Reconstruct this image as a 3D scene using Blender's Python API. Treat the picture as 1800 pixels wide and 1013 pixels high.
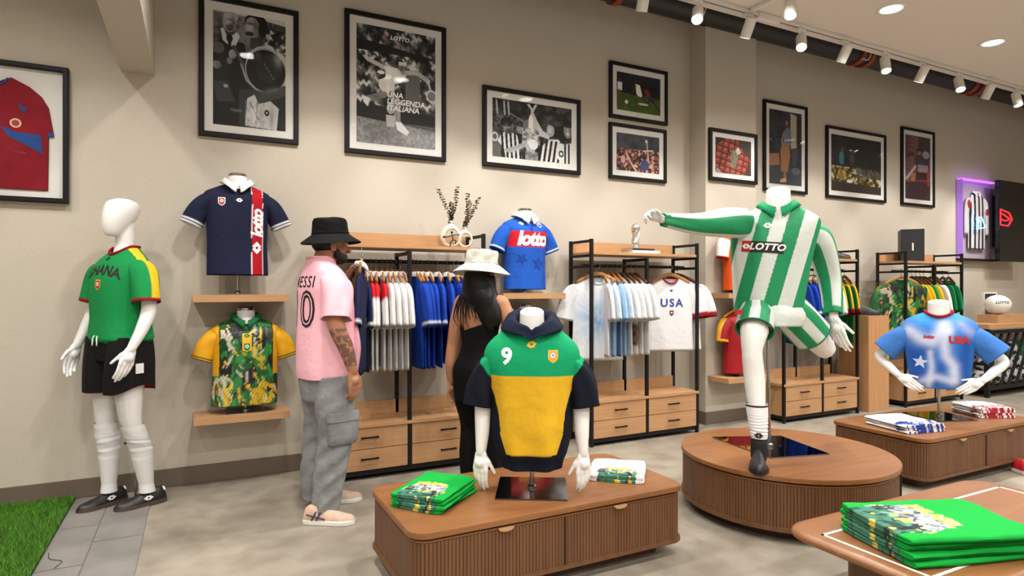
import bpy, bmesh, math, random
import numpy as np
from mathutils import Vector, Matrix
from mathutils.bvhtree import BVHTree
for o in list(bpy.data.objects): bpy.data.objects.remove(o)
S = bpy.context.scene
COL = S.collection
random.seed(7); RNG = np.random.default_rng(7)
PI = math.pi
# ------------------------------------------------------------------ camera
FPX, HC, YAW, V0 = 1090.0, 1.38, math.radians(27.0), 507.0
cam = bpy.data.cameras.new('camera'); camo = bpy.data.objects.new('camera', cam); COL.objects.link(camo)
camo.location = (0, 0, HC); camo.rotation_euler = (PI/2, 0, -YAW)
cam.sensor_width = 36; cam.lens = 36*FPX/1800; cam.shift_y = 0.5/1800; cam.clip_start = .05; cam.clip_end = 100
S.camera = camo
# ------------------------------------------------------------------ world, exposure
w = bpy.data.worlds.new('world'); S.world = w; w.use_nodes = True
w.node_tree.nodes['Background'].inputs[0].default_value = (.9, .92, 1, 1); w.node_tree.nodes['Background'].inputs[1].default_value = .2
S.view_settings.view_transform = 'Standard'; S.view_settings.look = 'None'; S.view_settings.exposure = 0.22; S.view_settings.gamma = 1
S.view_settings.use_curve_mapping = False
S.cycles.max_bounces = 7; S.cycles.diffuse_bounces = 3; S.cycles.glossy_bounces = 3; S.cycles.transparent_max_bounces = 12
DOWN_W, SPOT_W = 13.0, 62.0        # watts of a recessed downlight / a track spot
# ------------------------------------------------------------------ helpers
def d_(u):
    a = (u-900)/FPX
    return math.sin(YAW)+a*math.cos(YAW), math.cos(YAW)-a*math.sin(YAW)
def at(u, v, t):
    x, y = d_(u); return np.array([x*t, y*t, HC-(v-V0)/FPX*t])
def lin(c):
    c = np.asarray(c, float)
    if c.max() > 1.001: c = c/255.
    return np.where(c <= .04045, c/12.92, ((c+.055)/1.055)**2.4)
def mk(name):
    m = bpy.data.materials.new(name); m.use_nodes = True
    return m, m.node_tree.nodes, m.node_tree.links, m.node_tree.nodes['Principled BSDF']
def noise_mix(n, l, c1, c2, scale, detail=3, stretch=None, coord='Object', lo=.35, hi=.65):
    tc = n.new('ShaderNodeTexCoord'); mp = n.new('ShaderNodeMapping'); nz = n.new('ShaderNodeTexNoise'); cr = n.new('ShaderNodeValToRGB')
    l.new(tc.outputs[coord], mp.inputs[0]); l.new(mp.outputs[0], nz.inputs['Vector']); l.new(nz.outputs[0], cr.inputs[0])
    if stretch: mp.inputs['Scale'].default_value = stretch
    nz.inputs['Scale'].default_value = scale; nz.inputs['Detail'].default_value = detail
    cr.color_ramp.elements[0].position = lo; cr.color_ramp.elements[1].position = hi
    cr.color_ramp.elements[0].color = (*lin(c1), 1); cr.color_ramp.elements[1].color = (*lin(c2), 1)
    return cr, nz, mp
def bump(n, l, b, src, strength=.1, dist=.01):
    bp = n.new('ShaderNodeBump'); bp.inputs['Strength'].default_value = strength; bp.inputs['Distance'].default_value = dist
    l.new(src, bp.inputs['Height']); l.new(bp.outputs[0], b.inputs['Normal'])
MATS = {}
def plain(name, col, rough=.5, metal=0., var=.0, scale=30, spec=.5, bmp=0., bscale=200, sheen=0, coat=0):
    if name in MATS: return MATS[name]
    m, n, l, b = mk(name); c = np.asarray(col, float)
    if var:
        cr, _, _ = noise_mix(n, l, np.clip(c*(1-var), 0, 255), np.clip(c*(1+var), 0, 255), scale); l.new(cr.outputs[0], b.inputs['Base Color'])
    else: b.inputs['Base Color'].default_value = (*lin(c), 1)
    b.inputs['Roughness'].default_value = rough; b.inputs['Metallic'].default_value = metal; b.inputs['Specular IOR Level'].default_value = spec
    if sheen: b.inputs['Sheen Weight'].default_value = sheen
    if coat: b.inputs['Coat Weight'].default_value = coat
    if bmp:
        tc = n.new('ShaderNodeTexCoord'); nz = n.new('ShaderNodeTexNoise'); nz.inputs['Scale'].default_value = bscale; nz.inputs['Detail'].default_value = 4
        l.new(tc.outputs['Object'], nz.inputs['Vector']); bump(n, l, b, nz.outputs[0], bmp, .004)
    MATS[name] = m; return m
def wood(name, c1, c2, stretch=(1.2, 14, 14), rough=.45):
    m, n, l, b = mk(name)
    cr, nz, mp = noise_mix(n, l, c1, c2, 3.0, 6, stretch, lo=.3, hi=.7); nz.inputs['Distortion'].default_value = .6
    l.new(cr.outputs[0], b.inputs['Base Color']); b.inputs['Roughness'].default_value = rough; bump(n, l, b, nz.outputs[0], .04, .003)
    MATS[name] = m; return m
def fabric(name, col, rough=.85, var=.05, bmp=.3, fold=.0):
    if name in MATS: return MATS[name]
    m, n, l, b = mk(name); c = np.asarray(col, float)
    cr, nz, mp = noise_mix(n, l, c*(1-var), np.clip(c*(1+var), 0, 255), 9)
    l.new(cr.outputs[0], b.inputs['Base Color']); b.inputs['Roughness'].default_value = rough; b.inputs['Specular IOR Level'].default_value = .2
    tc = n.new('ShaderNodeTexCoord'); nz2 = n.new('ShaderNodeTexNoise'); nz2.inputs['Scale'].default_value = 22; nz2.inputs['Detail'].default_value = 2
    l.new(tc.outputs['Object'], nz2.inputs['Vector']); bump(n, l, b, nz2.outputs[0], bmp, .012)
    MATS[name] = m; return m
def vcol(name, rough=.8, bmp=.12, spec=.4, bscale=22, coat=0):
    if name in MATS: return MATS[name]
    m, n, l, b = mk(name); a = n.new('ShaderNodeVertexColor'); a.layer_name = 'Col'
    l.new(a.outputs[0], b.inputs['Base Color']); b.inputs['Roughness'].default_value = rough; b.inputs['Specular IOR Level'].default_value = spec
    tc = n.new('ShaderNodeTexCoord'); nz2 = n.new('ShaderNodeTexNoise'); nz2.inputs['Scale'].default_value = bscale; nz2.inputs['Detail'].default_value = 2
    l.new(tc.outputs['Object'], nz2.inputs['Vector'])
    if bmp: bump(n, l, b, nz2.outputs[0], bmp, .012)
    if coat: b.inputs['Coat Weight'].default_value = coat
    MATS[name] = m; return m
def emis(name, col, strength):
    if name in MATS: return MATS[name]
    m, n, l, b = mk(name); b.inputs['Base Color'].default_value = (*lin(col), 1); b.inputs['Emission Color'].default_value = (*lin(col), 1); b.inputs['Emission Strength'].default_value = strength
    MATS[name] = m; return m
def glass(name, fac=.06, tint=(1, 1, 1), rough=.02, ior=1.22):
    if name in MATS: return MATS[name]
    m, n, l, b = mk(name); out = n['Material Output']
    tr = n.new('ShaderNodeBsdfTransparent'); gl = n.new('ShaderNodeBsdfGlossy'); mx = n.new('ShaderNodeMixShader'); fr = n.new('ShaderNodeFresnel')
    tr.inputs[0].default_value = (*tint, 1); gl.inputs['Roughness'].default_value = rough; fr.inputs[0].default_value = ior
    ge = n.new('ShaderNodeNewGeometry'); sb = n.new('ShaderNodeMath'); sb.operation = 'SUBTRACT'; sb.inputs[0].default_value = 1; l.new(ge.outputs['Backfacing'], sb.inputs[1])
    mu = n.new('ShaderNodeMath'); mu.operation = 'MULTIPLY'; l.new(fr.outputs[0], mu.inputs[0]); l.new(sb.outputs[0], mu.inputs[1]); l.new(mu.outputs[0], mx.inputs[0]); l.new(tr.outputs[0], mx.inputs[1]); l.new(gl.outputs[0], mx.inputs[2]); l.new(mx.outputs[0], out.inputs[0])
    MATS[name] = m; return m

class MB:
    def __init__(s): s.V = []; s.F = []; s.C = []; s.nv = 0
    def add(s, V, F, col=None):
        V = np.asarray(V, float).reshape(-1, 3); s.V.append(V); n0 = s.nv
        s.F += [tuple(i+n0 for i in f) for f in F]; s.nv += len(V)
        if col is not None:
            c = np.asarray(col, float)
            s.C.append(np.broadcast_to(c, (len(V), 3)) if c.ndim == 1 else c)
        return s
    def box(s, lo, hi, M=None, col=None):
        x0, y0, z0 = lo; x1, y1, z1 = hi
        V = np.array([(x0,y0,z0),(x1,y0,z0),(x1,y1,z0),(x0,y1,z0),(x0,y0,z1),(x1,y0,z1),(x1,y1,z1),(x0,y1,z1)], float)
        if M is not None: V = V@np.array(M)[:3,:3].T+np.array(M)[:3,3]
        return s.add(V, [(0,3,2,1),(4,5,6,7),(0,1,5,4),(1,2,6,5),(2,3,7,6),(3,0,4,7)], col)
    def bar(s, a, b, w, h=None):       # square bar between two points
        a = np.array(a, float); b = np.array(b, float); h = h or w; d = b-a; L = np.linalg.norm(d); d /= L
        up = np.array([0,0,1.]) if abs(d[2]) < .95 else np.array([0,1.,0]); r = np.cross(d, up); r /= np.linalg.norm(r); u = np.cross(r, d)
        P = [a+r*sx*w/2+u*sz*h/2 for sx, sz in ((-1,-1),(1,-1),(1,1),(-1,1))]; Q = [p+d*L for p in P]
        return s.add(P+Q, [(0,1,2,3),(7,6,5,4),(0,4,5,1),(1,5,6,2),(2,6,7,3),(3,7,4,0)])
    def rings(s, R, cap0=True, cap1=True, col=None, closed=True):
        R = [np.asarray(r, float) for r in R]; n = len(R[0]); V = np.concatenate(R); F = []
        for i in range(len(R)-1):
            for j in range(n if closed else n-1):
                k = (j+1) % n; F.append((i*n+j, i*n+k, (i+1)*n+k, (i+1)*n+j))
        if cap0: F.append(tuple(range(n-1, -1, -1)))
        if cap1: F.append(tuple((len(R)-1)*n+j for j in range(n)))
        return s.add(V, F, col)
    def lathe(s, prof, n=32, c=(0,0,0), cap=True):
        a = np.linspace(0, 2*PI, n, endpoint=False)
        return s.rings([np.stack([c[0]+r*np.cos(a), c[1]+r*np.sin(a), np.full(n, c[2]+z)], 1) for r, z in prof], cap, cap)
    def prism(s, pts, z0, z1, axis='z'):   # outline (ccw) extruded
        pts = np.asarray(pts, float)
        def lift(z):
            if axis == 'z': return np.column_stack([pts, np.full(len(pts), z)])
            return np.column_stack([pts[:,0], np.full(len(pts), z), pts[:,1]])
        return s.rings([lift(z0), lift(z1)])
    def tube(s, pts, rad, n=12, cap=True, up=None, col=None):
        pts = np.asarray(pts, float); m = len(pts)
        rad = [rad]*m if np.isscalar(rad) else list(rad)
        T = np.gradient(pts, axis=0); T /= np.linalg.norm(T, axis=1)[:,None]+1e-12
        r = np.array(up, float) if up is not None else (np.array([0,0,1.]) if abs(T[0][2]) < .9 else np.array([1.,0,0]))
        a = np.linspace(0, 2*PI, n, endpoint=False); R = []
        for i in range(m):
            r = r-T[i]*np.dot(r, T[i]); r /= np.linalg.norm(r)+1e-12; b = np.cross(T[i], r)
            ra, rb = rad[i] if not np.isscalar(rad[i]) else (rad[i], rad[i])
            R.append(pts[i]+np.outer(np.cos(a)*ra, r)+np.outer(np.sin(a)*rb, b))
        return s.rings(R, cap, cap, col)
    def capsule(s, a, b, ra, rb, n=12):
        a = np.asarray(a, float); b = np.asarray(b, float); d = b-a; L = np.linalg.norm(d); d = d/max(L, 1e-9)
        P = []; Rr = []
        for k in (-.98, -.8, -.45): P.append(a+d*ra*k); Rr.append(ra*math.sqrt(1-k*k))
        P.append(a); Rr.append(ra); P.append(b); Rr.append(rb)
        for k in (.45, .8, .98): P.append(b+d*rb*k); Rr.append(rb*math.sqrt(1-k*k))
        return s.tube(P, Rr, n)
    def ellipsoid(s, c, r, M=None, n=20, m=12):
        R = []; a = np.linspace(0, 2*PI, n, endpoint=False)
        for k in range(m):
            p = PI*(k+.5)/m-PI/2; V = np.stack([np.cos(a)*math.cos(p)*r[0], np.sin(a)*math.cos(p)*r[1], np.full(n, math.sin(p)*r[2])], 1)
            if M is not None: V = V@np.array(M)[:3,:3].T
            R.append(V+np.array(c))
        return s.rings(R)
    def mesh(s, name, bevel=0, smooth=False, angle=None):
        me = bpy.data.meshes.new(name); V = np.concatenate(s.V)
        me.from_pydata(V.tolist(), [], s.F)
        if s.C:
            ca = me.color_attributes.new('Col', 'FLOAT_COLOR', 'POINT'); C = np.concatenate(s.C)
            ca.data.foreach_set('color', np.column_stack([C, np.ones(len(C))]).astype(np.float32).ravel())
        if bevel:
            bm = bmesh.new(); bm.from_mesh(me); bm.normal_update()
            ed = [e for e in bm.edges if len(e.link_faces) == 2 and e.calc_face_angle(0) > .5]
            bmesh.ops.bevel(bm, geom=ed, offset=bevel, segments=2, affect='EDGES', clamp_overlap=True); bm.to_mesh(me); bm.free()
        if smooth or angle:
            me.polygons.foreach_set('use_smooth', [True]*len(me.polygons))
            if angle: me.set_sharp_from_angle(angle=math.radians(angle))
        me.update(); return me
    def build(s, name, mat, parent=None, bevel=0, smooth=False, angle=None, label=None):
        return link(name, s.mesh(name, bevel, smooth, angle), mat, parent, label)
def link(name, me, mat, parent=None, label=None):
    o = bpy.data.objects.new(name, me); COL.objects.link(o)
    if mat is not None and not me.materials: me.materials.append(mat)
    if parent is not None: o.parent = parent
    if label: o['label'] = label
    return o
def tag(o, label=None, cat=None, group=None, kind=None):
    if label: o['label'] = label
    if cat: o['category'] = cat
    if group: o['group'] = group
    if kind: o['kind'] = kind
    return o
def thing(name, label, cat, loc=(0,0,0), rz=0, group=None):
    o = bpy.data.objects.new(name, None); COL.objects.link(o); o.empty_display_size = .1
    o.location = loc; o.rotation_euler = (0, 0, rz); return tag(o, label, cat, group)
def struct(name, mb, mat, label, cat, **k):
    return tag(mb.build(name, mat, **k), label, cat, None, 'structure')
def copy_tree(o, parent=None):
    c = o.copy(); COL.objects.link(c); c.parent = parent
    for ch in list(o.children): copy_tree(ch, c)
    return c
def rrect(x0, x1, y0, y1, r, n=8):
    P = []
    for cx, cy, a0 in ((x1-r, y0+r, -PI/2), (x1-r, y1-r, 0), (x0+r, y1-r, PI/2), (x0+r, y0+r, PI)):
        for k in range(n+1):
            a = a0+PI/2*k/n; P.append((cx+r*math.cos(a), cy+r*math.sin(a)))
    return P
def cat_rom(P, n):
    P = np.asarray(P, float); m = len(P); Q = np.vstack([2*P[0]-P[1], P, 2*P[-1]-P[-2]]); out = []
    for t in np.linspace(0, m-1, n):
        i = min(int(t), m-2); f = t-i; a, b, c, d = Q[i], Q[i+1], Q[i+2], Q[i+3]
        out.append(.5*((2*b)+(-a+c)*f+(2*a-5*b+4*c-d)*f*f+(-a+3*b-3*c+d)*f**3))
    return np.array(out)
def lin_interp(P, n):
    P = np.asarray(P, float); t = np.linspace(0, len(P)-1, n); i = np.minimum(t.astype(int), len(P)-2); f = (t-i)[:,None]
    return P[i]*(1-f)+P[i+1]*f
def text_mesh(txt, size, shear=0, bold=0, spacing=1.0, align='CENTER', cut=.012, line=1.0):
    c = bpy.data.curves.new('t', 'FONT'); c.body = txt; c.size = size; c.shear = shear; c.offset = bold; c.space_character = spacing; c.space_line = line
    c.align_x = align; c.align_y = 'CENTER'; c.resolution_u = 3
    o = bpy.data.objects.new('t', c); COL.objects.link(o); dg = bpy.context.evaluated_depsgraph_get()
    me = bpy.data.meshes.new_from_object(o.evaluated_get(dg)); bpy.data.objects.remove(o); bpy.data.curves.remove(c)
    bm = bmesh.new(); bm.from_mesh(me); bpy.data.meshes.remove(me)
    bmesh.ops.triangulate(bm, faces=bm.faces)
    for _ in range(3):
        ed = [e for e in bm.edges if e.calc_length() > cut]
        if not ed or not cut: break
        bmesh.ops.subdivide_edges(bm, edges=ed, cuts=1); bmesh.ops.triangulate(bm, faces=bm.faces)
    V = np.array([v.co[:] for v in bm.verts]); F = [[v.index for v in f.verts] for f in bm.faces]; bm.free()
    return V[:, :2], F
def poly_mesh(pts, cut=.012, holes=()):
    bm = bmesh.new()
    es = []
    for loop in [pts]+list(holes):
        vs = [bm.verts.new((p[0], p[1], 0)) for p in loop]
        es += [bm.edges.new((vs[i], vs[(i+1) % len(vs)])) for i in range(len(vs))]
    bmesh.ops.triangle_fill(bm, edges=es, use_beauty=True)
    for _ in range(4):
        ed = [e for e in bm.edges if e.calc_length() > cut]
        if not ed: break
        bmesh.ops.subdivide_edges(bm, edges=ed, cuts=1); bmesh.ops.triangulate(bm, faces=bm.faces)
    bm.verts.index_update()
    V = np.array([v.co[:2] for v in bm.verts]); F = [[v.index for v in f.verts] for f in bm.faces]; bm.free()
    return V, F
ORD = ['first', 'second', 'third', 'fourth', 'fifth', 'sixth', 'seventh', 'eighth', 'ninth', 'tenth', 'eleventh', 'twelfth', 'thirteenth', 'fourteenth', 'fifteenth', 'sixteenth']
# ------------------------------------------------------------------ materials
M_oak = wood('oak_veneer', (188, 144, 102), (174, 131, 91))
M_oakv = wood('oak_veneer_upright', (190, 142, 98), (176, 128, 86), (14, 14, 1.2))
M_wal = wood('walnut_top', (138, 92, 54), (121, 78, 43), (1.0, 7, 7), .4)
M_walf = wood('walnut_flutes', (108, 72, 44), (92, 59, 35), (9, 9, .8), .45)
M_blk = plain('black_metal', (20, 18, 19), .5, 0, spec=.3)
M_blkf = plain('black_frame', (14, 12, 12), .5, spec=.25)
M_white = plain('mannequin_white', (232, 230, 228), .32, spec=.5)
M_steel = plain('brushed_steel', (170, 168, 165), .22, 1.)
M_mirror = plain('polished_plate', (120, 116, 114), .08, 1.)
M_matb = plain('mat_board', (214, 212, 208), .8)
M_glass = glass('clear_glass')
M_wpl = plain('white_plastic', (222, 220, 216), .4)
# wall
m, n, l, b = mk('wall_linen')
cr, nz, mp = noise_mix(n, l, (186, 177, 162), (194, 185, 171), 260, 2, (1, 1, .25))
l.new(cr.outputs[0], b.inputs['Base Color']); b.inputs['Roughness'].default_value = .75; bump(n, l, b, nz.outputs[0], .12, .002)
M_wall = m
m, n, l, b = mk('concrete_floor')
cr, nz, mp = noise_mix(n, l, (130, 122, 110), (168, 159, 144), 1.1, 8, lo=.32, hi=.68)
cr2, nz2, _ = noise_mix(n, l, (205, 200, 195), (255, 255, 255), 6, 8, lo=.3, hi=.6)
mx = n.new('ShaderNodeMixRGB'); mx.blend_type = 'MULTIPLY'; mx.inputs[0].default_value = .7
l.new(cr.outputs[0], mx.inputs[1]); l.new(cr2.outputs[0], mx.inputs[2]); l.new(mx.outputs[0], b.inputs['Base Color'])
b.inputs['Roughness'].default_value = .42; bump(n, l, b, nz2.outputs[0], .05, .004)
M_floor = m
M_tile = plain('slate_tile', (128, 124, 120), .5, var=.07, scale=4, bmp=.1, bscale=12)
M_ceil = plain('ceiling_paint', (214, 206, 198), .8)
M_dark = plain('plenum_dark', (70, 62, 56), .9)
M_base = plain('baseboard_taupe', (104, 92, 80), .5)
# ------------------------------------------------------------------ room
WY = 4.93; XL, XR, YF, ZC, ZT = -3.6, 12.6, -5.0, 3.7, 5.0
floor = struct('floor', MB().box((XL, YF, -.2), (XR, WY+.3, 0)), M_floor, 'worn beige polished concrete floor', 'floor')
tl = MB().box((-.118, -.298, 0), (.118, .298, .006)).mesh('tile', bevel=.002)
k = 0
for i, x in enumerate((-.62, -.38)):
    for j in range(7):
        o = link('tile', tl, M_tile, floor); o.location = (x, 4.62-(.3 if i else 0)-j*.604, 0.0)
        if o.location.y > 4.6: o.location.y = 4.60
struct('wall_back', MB().box((XL, WY, 0), (XR, WY+.2, ZT)), M_wall, 'long beige wall hung with framed photographs', 'wall')
struct('wall_left', MB().box((XL-.2, YF, 0), (XL, WY, ZT)), M_wall, 'beige side wall beyond the left edge', 'wall')
struct('wall_right', MB().box((XR, YF, 0), (XR+.2, WY, ZT)), M_wall, 'beige side wall at the far right end', 'wall')
struct('wall_front', MB().box((XL, YF-.2, 0), (XR, YF, ZT)), M_wall, 'beige wall behind the viewer', 'wall')
struct('ceiling', MB().box((XL, YF, ZC), (XR, 3.84, ZC+.15)), M_ceil, 'smooth off-white dropped ceiling with recessed lights', 'ceiling')
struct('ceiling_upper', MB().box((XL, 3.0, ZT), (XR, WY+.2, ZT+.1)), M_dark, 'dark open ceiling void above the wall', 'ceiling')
struct('trim_1', MB().box((4.593, 4.70, 0), (5.31, WY, ZT)), M_wall, 'shallow beige pilaster stepping out of the wall', 'pilaster')
struct('trim_2', MB().box((-.451, .2, 2.845), (-.254, WY, ZC)), M_wall, 'boxed beige beam running out from the wall overhead', 'beam')
struct('baseboard_back', MB().box((XL, WY-.018, 0), (4.593, WY, .125)), M_base, 'dark taupe baseboard along the wall', 'baseboard', bevel=.004)
struct('baseboard_pilaster', MB().box((4.575, 4.682, 0), (5.328, 4.70, .125)).box((4.575, 4.70, 0), (4.593, WY-.018, .125)), M_base, 'dark taupe baseboard around the pilaster', 'baseboard', bevel=.004)
struct('baseboard_right', MB().box((5.31, WY-.018, 0), (XR, WY, .125)), M_base, 'dark taupe baseboard right of the pilaster', 'baseboard', bevel=.004)
# pipe along the top of the wall
pipe = thing('overhead_pipe', 'thick black pipe running along the top of the wall', 'pipe', (0, 4.68, 4.16))
a = np.array([(XL+.05, 0, 0), (XR-.05, 0, 0)]); MB().tube(a, .13, 24).build('pipe_run', plain('pipe_black', (34, 34, 36), .45), pipe, angle=40)
M_rust = plain('clamp_rust', (150, 62, 34), .55)
def x_on(u, y): dx, dy = d_(u); return dx*y/dy
for u in (560, 840, 1083, 1502, 1518, 1700, 1712):
    x = x_on(u, 4.68); MB().tube([(x-.03, 0, 0), (x+.03, 0, 0)], .15, 24).bar((x, 0, .1), (x, 0, .83), .03).build('pipe_clamp', M_rust, pipe, angle=40, label='rust red pipe clamp')
for x in (4.35, 6.9): MB().tube(cat_rom([(x, -.1, -.1), (x+.02, -.16, -.14), (x+.06, -.17, -.05), (x+.07, -.1, .06)], 9), .008, 8).build('wire_loop', M_wpl, pipe, smooth=True)
# ------------------------------------------------------------------ lights of the room
M_led = emis('led_disc', (255, 246, 232), 7.0)
def downlight_proto():
    t = thing('recessed_downlight', 'x', 'downlight')
    a = MB(); n = 32
    an = np.linspace(0, 2*PI, n, endpoint=False)
    R = [np.stack([r*np.cos(an), r*np.sin(an), np.full(n, z)], 1) for r, z in ((.115, 0), (.115, -.006), (.088, -.008), (.082, -.002))]
    a.rings(R, False, False).build('trim_ring', M_wpl, t, smooth=True)
    MB().lathe([(.083, -.001), (.083, -.003)], 32).build('lens', M_led, t)
    return t
dl = downlight_proto()
spots = []
for j, y in enumerate((3.155, 1.0, -1.2, -3.4)):
    for i in range(9): spots.append((-2.66+1.56*i, y))
rows = ['row nearest the picture wall', 'second row from the picture wall', 'third row from the picture wall', 'row farthest from the picture wall']
lamp = bpy.data.lights.new('downlight', 'AREA'); lamp.shape = 'DISK'; lamp.size = .16; lamp.energy = DOWN_W; lamp.color = (1, .97, .925); lamp.spread = math.radians(150)
for q, (x, y) in enumerate(spots):
    t = dl if q == 0 else copy_tree(dl); t.location = (x, y, ZC)
    j, i = divmod(q, 9)
    t['label'] = 'round recessed ceiling downlight, %s from the left in the %s' % (ORD[i], rows[j]); t['group'] = 'recessed downlights'
    L = bpy.data.objects.new('downlight_lamp', lamp); COL.objects.link(L); L.parent = t; L.location = (0, 0, -.02)
# track with spot heads
TY = 3.71
tr = thing('light_track', 'long white lighting track fixed under the ceiling edge', 'light track', (0, TY, 3.62))
MB().box((XL+.1, -.018, .05), (XR-.1, .018, .08)).build('rail', M_wpl, tr, bevel=.003)
MB().box((XL+.1, -.006, .046), (XR-.1, .006, .05)).build('conductor_slot', plain('slot_grey', (120, 116, 112), .6), tr)
MB().box((4.2, -.03, .035), (4.46, .03, .0795)).build('feed_box', M_wpl, tr, bevel=.006)
tr2 = thing('light_track', 'short white lighting track branching out across the ceiling', 'light track', (4.1, TY, 3.62))
MB().box((-.018, -1.9, .05), (.018, -.035, .08)).build('rail', M_wpl, tr2, bevel=.003)
M_lit = emis('spot_lens', (255, 244, 228), 25.0)
sl = bpy.data.lights.new('track_spot', 'SPOT'); sl.energy = SPOT_W; sl.spot_size = math.radians(64); sl.spot_blend = .6; sl.shadow_soft_size = .018; sl.color = (1, .965, .91)
sld = sl.copy(); sld.energy = SPOT_W*.45
def spot_head(loc, aim, label, lamp=None):
    t = thing('track_spotlight', label, 'spotlight', loc, 0, 'track spotlights')
    MB().box((-.05, -.014, .022), (.05, .014, .0455)).build('adapter', M_wpl, t, bevel=.003)
    MB().tube([(0, 0, .03), (0, 0, -.06)], .007, 10).build('stem', M_wpl, t)
    a = Vector(aim)-Vector((loc[0], loc[1], loc[2]-.06)); a.normalize(); q = a.to_track_quat('-Z', 'Y')
    h = MB().lathe([(.026, .08), (.042, .075), (.044, .065), (.044, -.078), (.041, -.081), (.038, -.06)], 24).build('can', M_wpl, t, angle=35); h.location = (0, 0, -.07); h.rotation_mode = 'QUATERNION'; h.rotation_quaternion = q
    le = MB().lathe([(.037, -.062), (.037, -.066)], 20).build('lens', M_lit, h)
    if lamp:
        L = bpy.data.objects.new('spot_lamp', lamp); COL.objects.link(L); L.parent = h; L.location = (0, 0, -.085)
    return t
hx = [3.0, 3.54, 4.10, 4.75, 5.34, 5.95, 6.55, 7.22, 7.79, 8.39, 9.0, 9.6]
tg = [(3.3, 4.9, 1.0), (1.9, 2.2, .9), (4.1, 4.9, 1.3), (3.3, 2.5, 1.0), (5.3, 4.9, 1.5), (5.2, 2.9, .8), (6.5, 4.9, 1.4), (6.2, 2.6, .6), (7.9, 4.9, 1.4), (8.2, 3.0, .6), (9.2, 4.9, 1.4), (10., 4.9, 1.6)]
for i, (x, g) in enumerate(zip(hx, tg)):
    side = 'aimed at wall' if g[1] > 4 else 'tilted out'
    spot_head((x, TY, 3.62), g, 'white track spotlight %s, %s from the left in view' % (side, ORD[i]), sl)
for i, (x, g) in enumerate([(-3.0, (-2.6, 4.9, 1.3)), (-2.1, (-1.4, 4.9, 1.2)), (-1.2, (-.3, 4.9, 1.2)), (-.3, (.3, 4.9, 1.3)), (.5, (1.2, 2.8, .5)), (.9, (.9, 4.9, 1.3)), (1.7, (1.8, 4.9, 1.3)), (2.4, (2.6, 4.9, 1.4))]):
    spot_head((x, TY, 3.62), g, 'white track spotlight overhead beyond the frame, %s from the left end' % ORD[i], sld if i < 4 else sl)
spot_head((4.1, 3.3, 3.62), (3.3, 2.6, 1.2), 'white cylinder spotlight on the short branching track', sl)
# ------------------------------------------------------------------ clothes racks
def rack(x0, x1, yf, label, depth=.36):
    W = x1-x0; t = thing('garment_rack', label, 'clothes rack', ((x0+x1)/2, yf, 0), 0, 'oak and black metal garment racks along the wall')
    h = W/2; p = .028; D = depth; ZTOP = 1.81
    for sx in (-1, 1):
        x = sx*(h-p/2)
        MB().box((x-p/2, 0, 0), (x+p/2, p, ZTOP)).build('post', M_blk, t, bevel=.002)
        MB().box((x-p/2, D-p, 0), (x+p/2, D, ZTOP)).build('post', M_blk, t, bevel=.002)
        for z in (ZTOP-p, 1.655, 1.56):
            MB().box((x-p/2+.002, p, z), (x+p/2-.002, D-p, z+p*.8)).build('end_bar', M_blk, t)
    MB().box((-p/2, 0, .06), (p/2, p, 1.66)).build('post', M_blk, t, bevel=.002)
    MB().box((-p/2, D-p, .40), (p/2, D, 1.66)).build('post', M_blk, t, bevel=.002)
    MB().box((-p/2, p, 1.63), (p/2, D-p, 1.655)).build('cross_bar', M_blk, t)
    MB().tube([(-h+p, D/2, 1.583), (h-p, D/2, 1.583)], .014, 14).build('hanging_rail', M_blk, t, smooth=True)
    MB().box((-h+p+.001, .004, 1.675), (h-p-.001, D-.004, 1.70)).build('top_shelf', M_oak, t, bevel=.002)
    MB().box((-h+p+.001, D-.024, 1.70), (h-p-.001, D-.006, 1.81)).build('back_lip', M_oak, t, bevel=.002)
    MB().box((-h+p+.001, D-.022, 1.34), (h-p-.001, D-.006, 1.43)).build('back_rail', M_oak, t, bevel=.002)
    MB().box((-h+p, 0.012, .03), (h-p, D-.01, .066)).build('base_frame', M_blk, t, bevel=.002)
    MB().box((-h+p+.001, .02, .067), (h-p-.001, D-.012, .372)).build('cabinet_body', M_oak, t)
    MB().box((-h+.001, -.004, .374), (h-.001, D-.004, .40)).build('base_top', M_oak, t, bevel=.002)
    MB().box((-h+p+.001, D-.028, .40), (h-p-.001, D-.008, .505)).build('back_lip', M_oak, t, bevel=.002)
    for sx in (-1, 1):
        a, b_ = (-h+p+.003, -p/2-.003) if sx < 0 else (p/2+.003, h-p-.003)
        for z in (.069, .2225):
            dr = MB().box((a, .004, z), (b_, .022, z+.149)).build('drawer', M_oak, t, bevel=.0015)
            c = (a+b_)/2; zc = z+.082
            MB().box((c-.065, -.02, zc-.005), (c+.065, -.012, zc+.007)).box((c-.06, -.013, zc-.004), (c-.05, .004, zc+.006)).box((c+.05, -.013, zc-.004), (c+.06, .004, zc+.006)).build('handle', M_blk, dr, bevel=.001, label='thin black bar handle')
    return t
RL = rack(.80, 2.035, 4.45, 'oak and black metal rack holding navy, white and royal blue shirts behind the two shoppers')
RM = rack(3.045, 4.285, 4.47, 'oak and black metal rack with pale shirts and a silver trophy on top')
RR = rack(5.325, 6.525, 4.36, 'oak and black metal rack behind the running mannequin')
RF = rack(7.30, 8.48, 4.31, 'far oak and black metal rack with a black box on top')
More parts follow.
